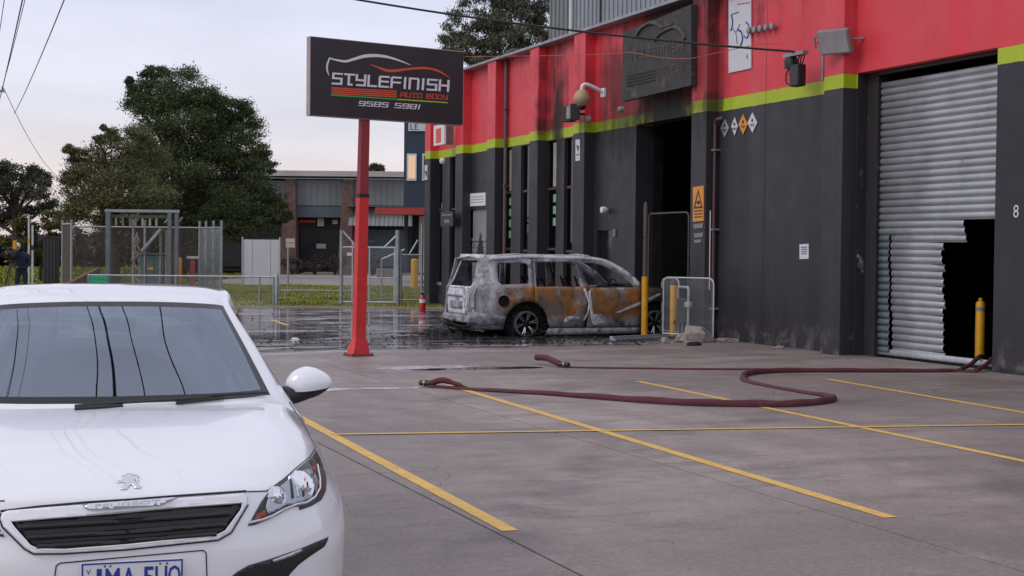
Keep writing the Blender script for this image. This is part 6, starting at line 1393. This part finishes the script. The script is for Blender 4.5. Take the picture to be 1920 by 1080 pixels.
for px in (535,577,617,655): x_ = bq(lr,px,500)[0]; MB().tube([(x_,0,0),(x_,0,z_-.01)], .03, 6).build('post', 'galv', lr)
# white board, street sign
wb = bg_thing('white_board', 'blank white panelled board standing on the grass edge', 'board', 489, 68.5); a, z1 = bq(wb,456,449); b_, z0 = bq(wb,523,536)
for k in range(3):
    fr0 = [0,.26,.77,1][k]; fr1 = [0,.26,.77,1][k+1]; MB().box(a+(b_-a)*fr0+.008, a+(b_-a)*fr1-.008, -.04, .03, .06, z1).build('panel', 'board_white', wb, bevel=.006)
MB().box(a-.05,a,-.08,.06,0,z1+.12).build('post', 'galv_pale', wb); MB().box(b_,b_+.05,-.08,.06,0,z1+.12).build('post', 'galv_pale', wb); MB().box(a,b_,-.02,.02,z1+.001,z1+.06).build('top_rail', 'black_plastic', wb)
ss = bg_thing('street_sign', 'pale two-plate sign on a thin post right of the white board', 'sign', 540, 55.5); z0, z1 = bq(ss,543,464)[1], bq(ss,543,447)[1]; MB().tube([(0,0,0),(0,0,z1)], .04, 8).build('post', 'galv', ss); a, b_ = bq(ss,536,500)[0], bq(ss,553,500)[0]
MB().box(a,b_,-.05,-.041,z0+(z1-z0)*.54,z1).build('plate', 'cream_wall', ss); MB().box(a,b_,-.05,-.041,z0,z0+(z1-z0)*.46).build('plate', 'cream_wall', ss)
gp_ = bg_thing('gate_pillar', 'dark slatted pillar between the cameraman and the substation fence', 'pillar', 96, 52); a, z1 = bq(gp_,84,446); b_, _ = bq(gp_,108,446); n = 4
MB().box(a,b_,-.2,.2,0,z1).build('core', 'black_plastic', gp_)
for k in range(n): MB().box(a+(b_-a)*k/n+.01,a+(b_-a)*(k+1)/n-.01,-.235,-.202,.03,z1-.03).build('slat', 'sign_black', gp_)
MB().box(a-.03,b_+.03,-.24,.24,z1+.001,z1+.05).build('cap', 'sign_black', gp_)
for px, y0, lb in ((54,402,'tall thin white post behind the cameraman'),(61,422,'shorter white post beside the tall white one behind the cameraman')):
    t_ = bg_thing('marker_post', lb, 'post', px, 62, group='white posts behind the cameraman'); z1 = bq(t_,px,y0)[1]; MB().box(-.035,.035,-.035,.035,0,z1).build('post', 'galv_pale', t_); MB().box(-.036,.036,-.036,.036,z1*.6,z1*.68).build('band', 'bollard_yellow' if px < 60 else 'black_plastic', t_)
lw = bg_thing('low_wall', 'brown low wall running back beside the substation fence', 'wall', 140, 50); MB().prism([(bq(lw,134,500)[0],3,0),(bq(lw,168,500)[0],-3,0),(bq(lw,168,500)[0],-3,.55),(bq(lw,134,500)[0],3,1.0)], (.12,.05,0)).build('wall', 'brick_pier', lw)

# ------------------------------------------------------------------ cameraman with tripod camera
cp = rd(bgl(40,500,47)[0], 47, .03)
pe_ = thing('person', 'person in navy jacket and pale cap bending to a camera on a tripod', 'person', cp, -HEAD)
bm_v = [(0,0,.95),(0,0,1.2),(-.02,-.02,1.42),(-.05,-.05,1.53),(-.08,-.08,1.63),(-.10,-.10,1.74), (.20,0,1.40),(.27,.02,1.15),(.12,-.16,1.02),(-.05,-.24,1.06), (-.22,-.02,1.40),(-.32,-.10,1.18),(-.36,-.30,1.24), (.11,.02,.90),(.13,.0,.50),(.12,.05,.09),(.12,-.10,.03), (-.11,.02,.90),(-.13,-.04,.50),(-.13,.03,.09),(-.13,-.12,.03)]
bm_e = [(0,1),(1,2),(2,3),(3,4),(4,5),(2,6),(6,7),(7,8),(8,9),(2,10),(10,11),(11,12),(0,13),(13,14),(14,15),(15,16),(0,17),(17,18),(18,19),(19,20)]
rad = [.17,.17,.18,.07,.085,.08,.085,.065,.05,.04,.085,.065,.045,.11,.075,.055,.05,.11,.075,.055,.05]
me = bpy.data.meshes.new('body'); me.from_pydata(bm_v, bm_e, []); bo = mk('body', me, 'navy_cloth', pe_)
sk = bo.modifiers.new('skin', 'SKIN'); sk.use_smooth_shade = True
for i, v in enumerate(me.skin_vertices[0].data): v.radius = (rad[i], rad[i]*(.75 if i < 3 else 1)); v.use_root = (i == 0)
sb = bo.modifiers.new('sub', 'SUBSURF'); sb.levels = sb.render_levels = 2
MB().lathe([(0,-.13),(.05,-.12),(.085,-.05),(.098,.02),(.09,.08),(.05,.12),(0,.13)], (-.10,-.11,1.66), n=16).build('head', 'skin', pe_, smooth=60)
MB().lathe([(.106,.0),(.108,.04),(.09,.09),(.05,.12),(0,.13)], (-.10,-.10,1.69), n=16).build('cap', 'cap_white', pe_, smooth=60); MB().box(-.17,-.03,-.28,-.16,1.685,1.70).build('peak', 'plate_blue', pe_, bevel=.004)
for (hx,hy,hz_) in ((-.05,-.26,1.06),(-.36,-.33,1.24)):
    mb = MB(); mb.obox((hx,hy,hz_), (.04,0,0), (0,.045,0), (0,0,.018))
    for k in range(4): mb.tube([(hx-.03+.02*k,hy-.04,hz_),(hx-.03+.02*k,hy-.085,hz_-.01),(hx-.03+.02*k,hy-.10,hz_-.04)], .009, 6)
    mb.tube([(hx+.035,hy,hz_),(hx+.06,hy-.04,hz_-.02)], .010, 6); mb.build('hand', 'skin', pe_)
tp = rd(bgl(22,500,46.6)[0], 46.6, .03); tv = thing('video_camera', 'black video camera on a tripod in front of the person in navy', 'camera', tp, -HEAD)
MB().box(-.13,.12,-.35,.22,1.33,1.56).build('body', 'black_plastic', tv, bevel=.03); MB().lathe([(.06,-.60),(.07,-.50),(.06,-.35)], (-.01,0,1.44), 'y', 14).build('lens', 'black_gloss', tv); MB().box(-.10,.0,-.2,.1,1.561,1.66).build('handle', 'black_plastic', tv, bevel=.02); MB().box(-.07,.07,-.1,.1,1.20,1.328).build('tripod_head', 'black_plastic', tv, bevel=.02)
MB().box(.06,.16,-.1,.02,1.60,1.88).build('light_panel', 'bollard_yellow', tv, bevel=.01)
for k in range(3): a_ = 2*math.pi*k/3+.5; MB().tube([(.05*math.cos(a_),.05*math.sin(a_),1.22),(.45*math.cos(a_),.45*math.sin(a_),0)], .022, 6).build('leg', 'black_plastic', tv)

# ------------------------------------------------------------------ power pole and cables
def cable(name, label, a, b_, sag, r_, mat='cable', n=24, group=None):
    a, b_ = Vector(a), Vector(b_); P = [a.lerp(b_, i/n) - Vector((0,0,4*sag*(i/n)*(1-i/n))) - a for i in range(n+1)]
    o_ = MB().tube(P, r_, 5).build(name, mat, None, smooth=60); o_.location = a; return tag(o_, label, 'cable', group)
ppb = rd(-25.3, 70, 0); pp = thing('power_pole', 'timber power pole with crossarms at the edge of the street', 'pole', ppb, -HEAD)
MB().tube([(0,0,-.03),(0,0,10.2)], [.17,.12], 12).build('pole', 'wood_pole', pp, smooth=60)
for z_, hw in ((8.95,1.55),(7.2,1.1)):
    MB().box(-hw,hw,-.2,-.125,z_-.06,z_+.06).build('crossarm', 'galv' if z_ > 8 else 'wood_pole', pp)
    for x_ in ((-1.45,-.9,.9,1.45) if z_ > 8 else (-1.0,1.0)): MB().lathe([(.03,0),(.06,.05),(.04,.09),(.06,.13),(.02,.18)], (x_,-.16,z_+.061), n=8).build('insulator', 'cream_wall', pp)
far_end = Vector((-1.2, -42, 0))
for i, (o1, z0, z1, lb) in enumerate([(-1.45,9.15,9.4,'outermost high power line, on the far tip of the crossarm away from the workshop'),(-.9,9.15,9.4,'high power line second from the far tip of the crossarm'),(.9,9.15,9.4,'high power line second from the crossarm tip nearest the workshop'),(1.45,9.15,9.4,'high power line on the crossarm tip nearest the workshop'),(-1.0,7.4,7.6,'thick lower cable on the far side of the power pole'),(1.0,7.4,7.6,'thick lower cable on the workshop side of the power pole'),(2.0,7.9,8.2,'single wire strung wide of the crossarm on the workshop side')]):
    a = ppb + RH*o1 - FH*.16 + Vector((0,0,z0)); b_ = far_end + Vector((1,0,0))*(o1*1.0) + Vector((0,0,z1)); cable('power_line', lb, a, b_, 1.0, .012 if z0 > 8 else .015, 'line_wire', 60, 'overhead power lines')
a = ppb + RH*1.45 + Vector((0,0,9.1)); cable('power_line', 'overhead wire leaving the crossarm downwards beyond the pole', a, rd(-44,150,8.6), 1.6, .016, group='overhead power lines')
eb = onX(1490,97,XP-.24); st = atd(600,-12,33)
cst = atd(-690,-375,34.5); p2b = Vector((cst.x, cst.y, 0)); p2_ = thing('power_pole', 'second timber power pole, carrying the far end of the thick service cable', 'pole', p2b, -HEAD)
MB().tube([(0,.16,-.15),(0,.16,12.6)], [.18,.12], 12).build('pole', 'wood_pole', p2_, smooth=60); MB().lathe([(.03,-.12),(.06,-.06),(.04,0),(.06,.06),(.03,.1)], (0,.0,cst.z), n=8).build('insulator', 'cream_wall', p2_)
cable('service_cable', 'thick black service cable slung across the red wall to the junction boxes', cst, eb, .95, .022, n=48)
wv_ = [onX(872,106,XP-.3), onX(1000,105,XP-.3), onX(1120,102,XP-.25), onX(1185,99,XP-.25), onX(1230,107,XP-.25), onX(1290,110,XP-.25), onX(1340,100,XP-.25), onX(1420,84,XP-.25), onX(1480,80,XP-.2)]
o = MB().tube([p - wv_[0] for p in spline(wv_, 5)], .008, 5).build('loose_wire', 'orange_wire'); o.location = wv_[0]; tag(o, 'thin orange wire drooping across the red wall and burnt sign', 'wire')
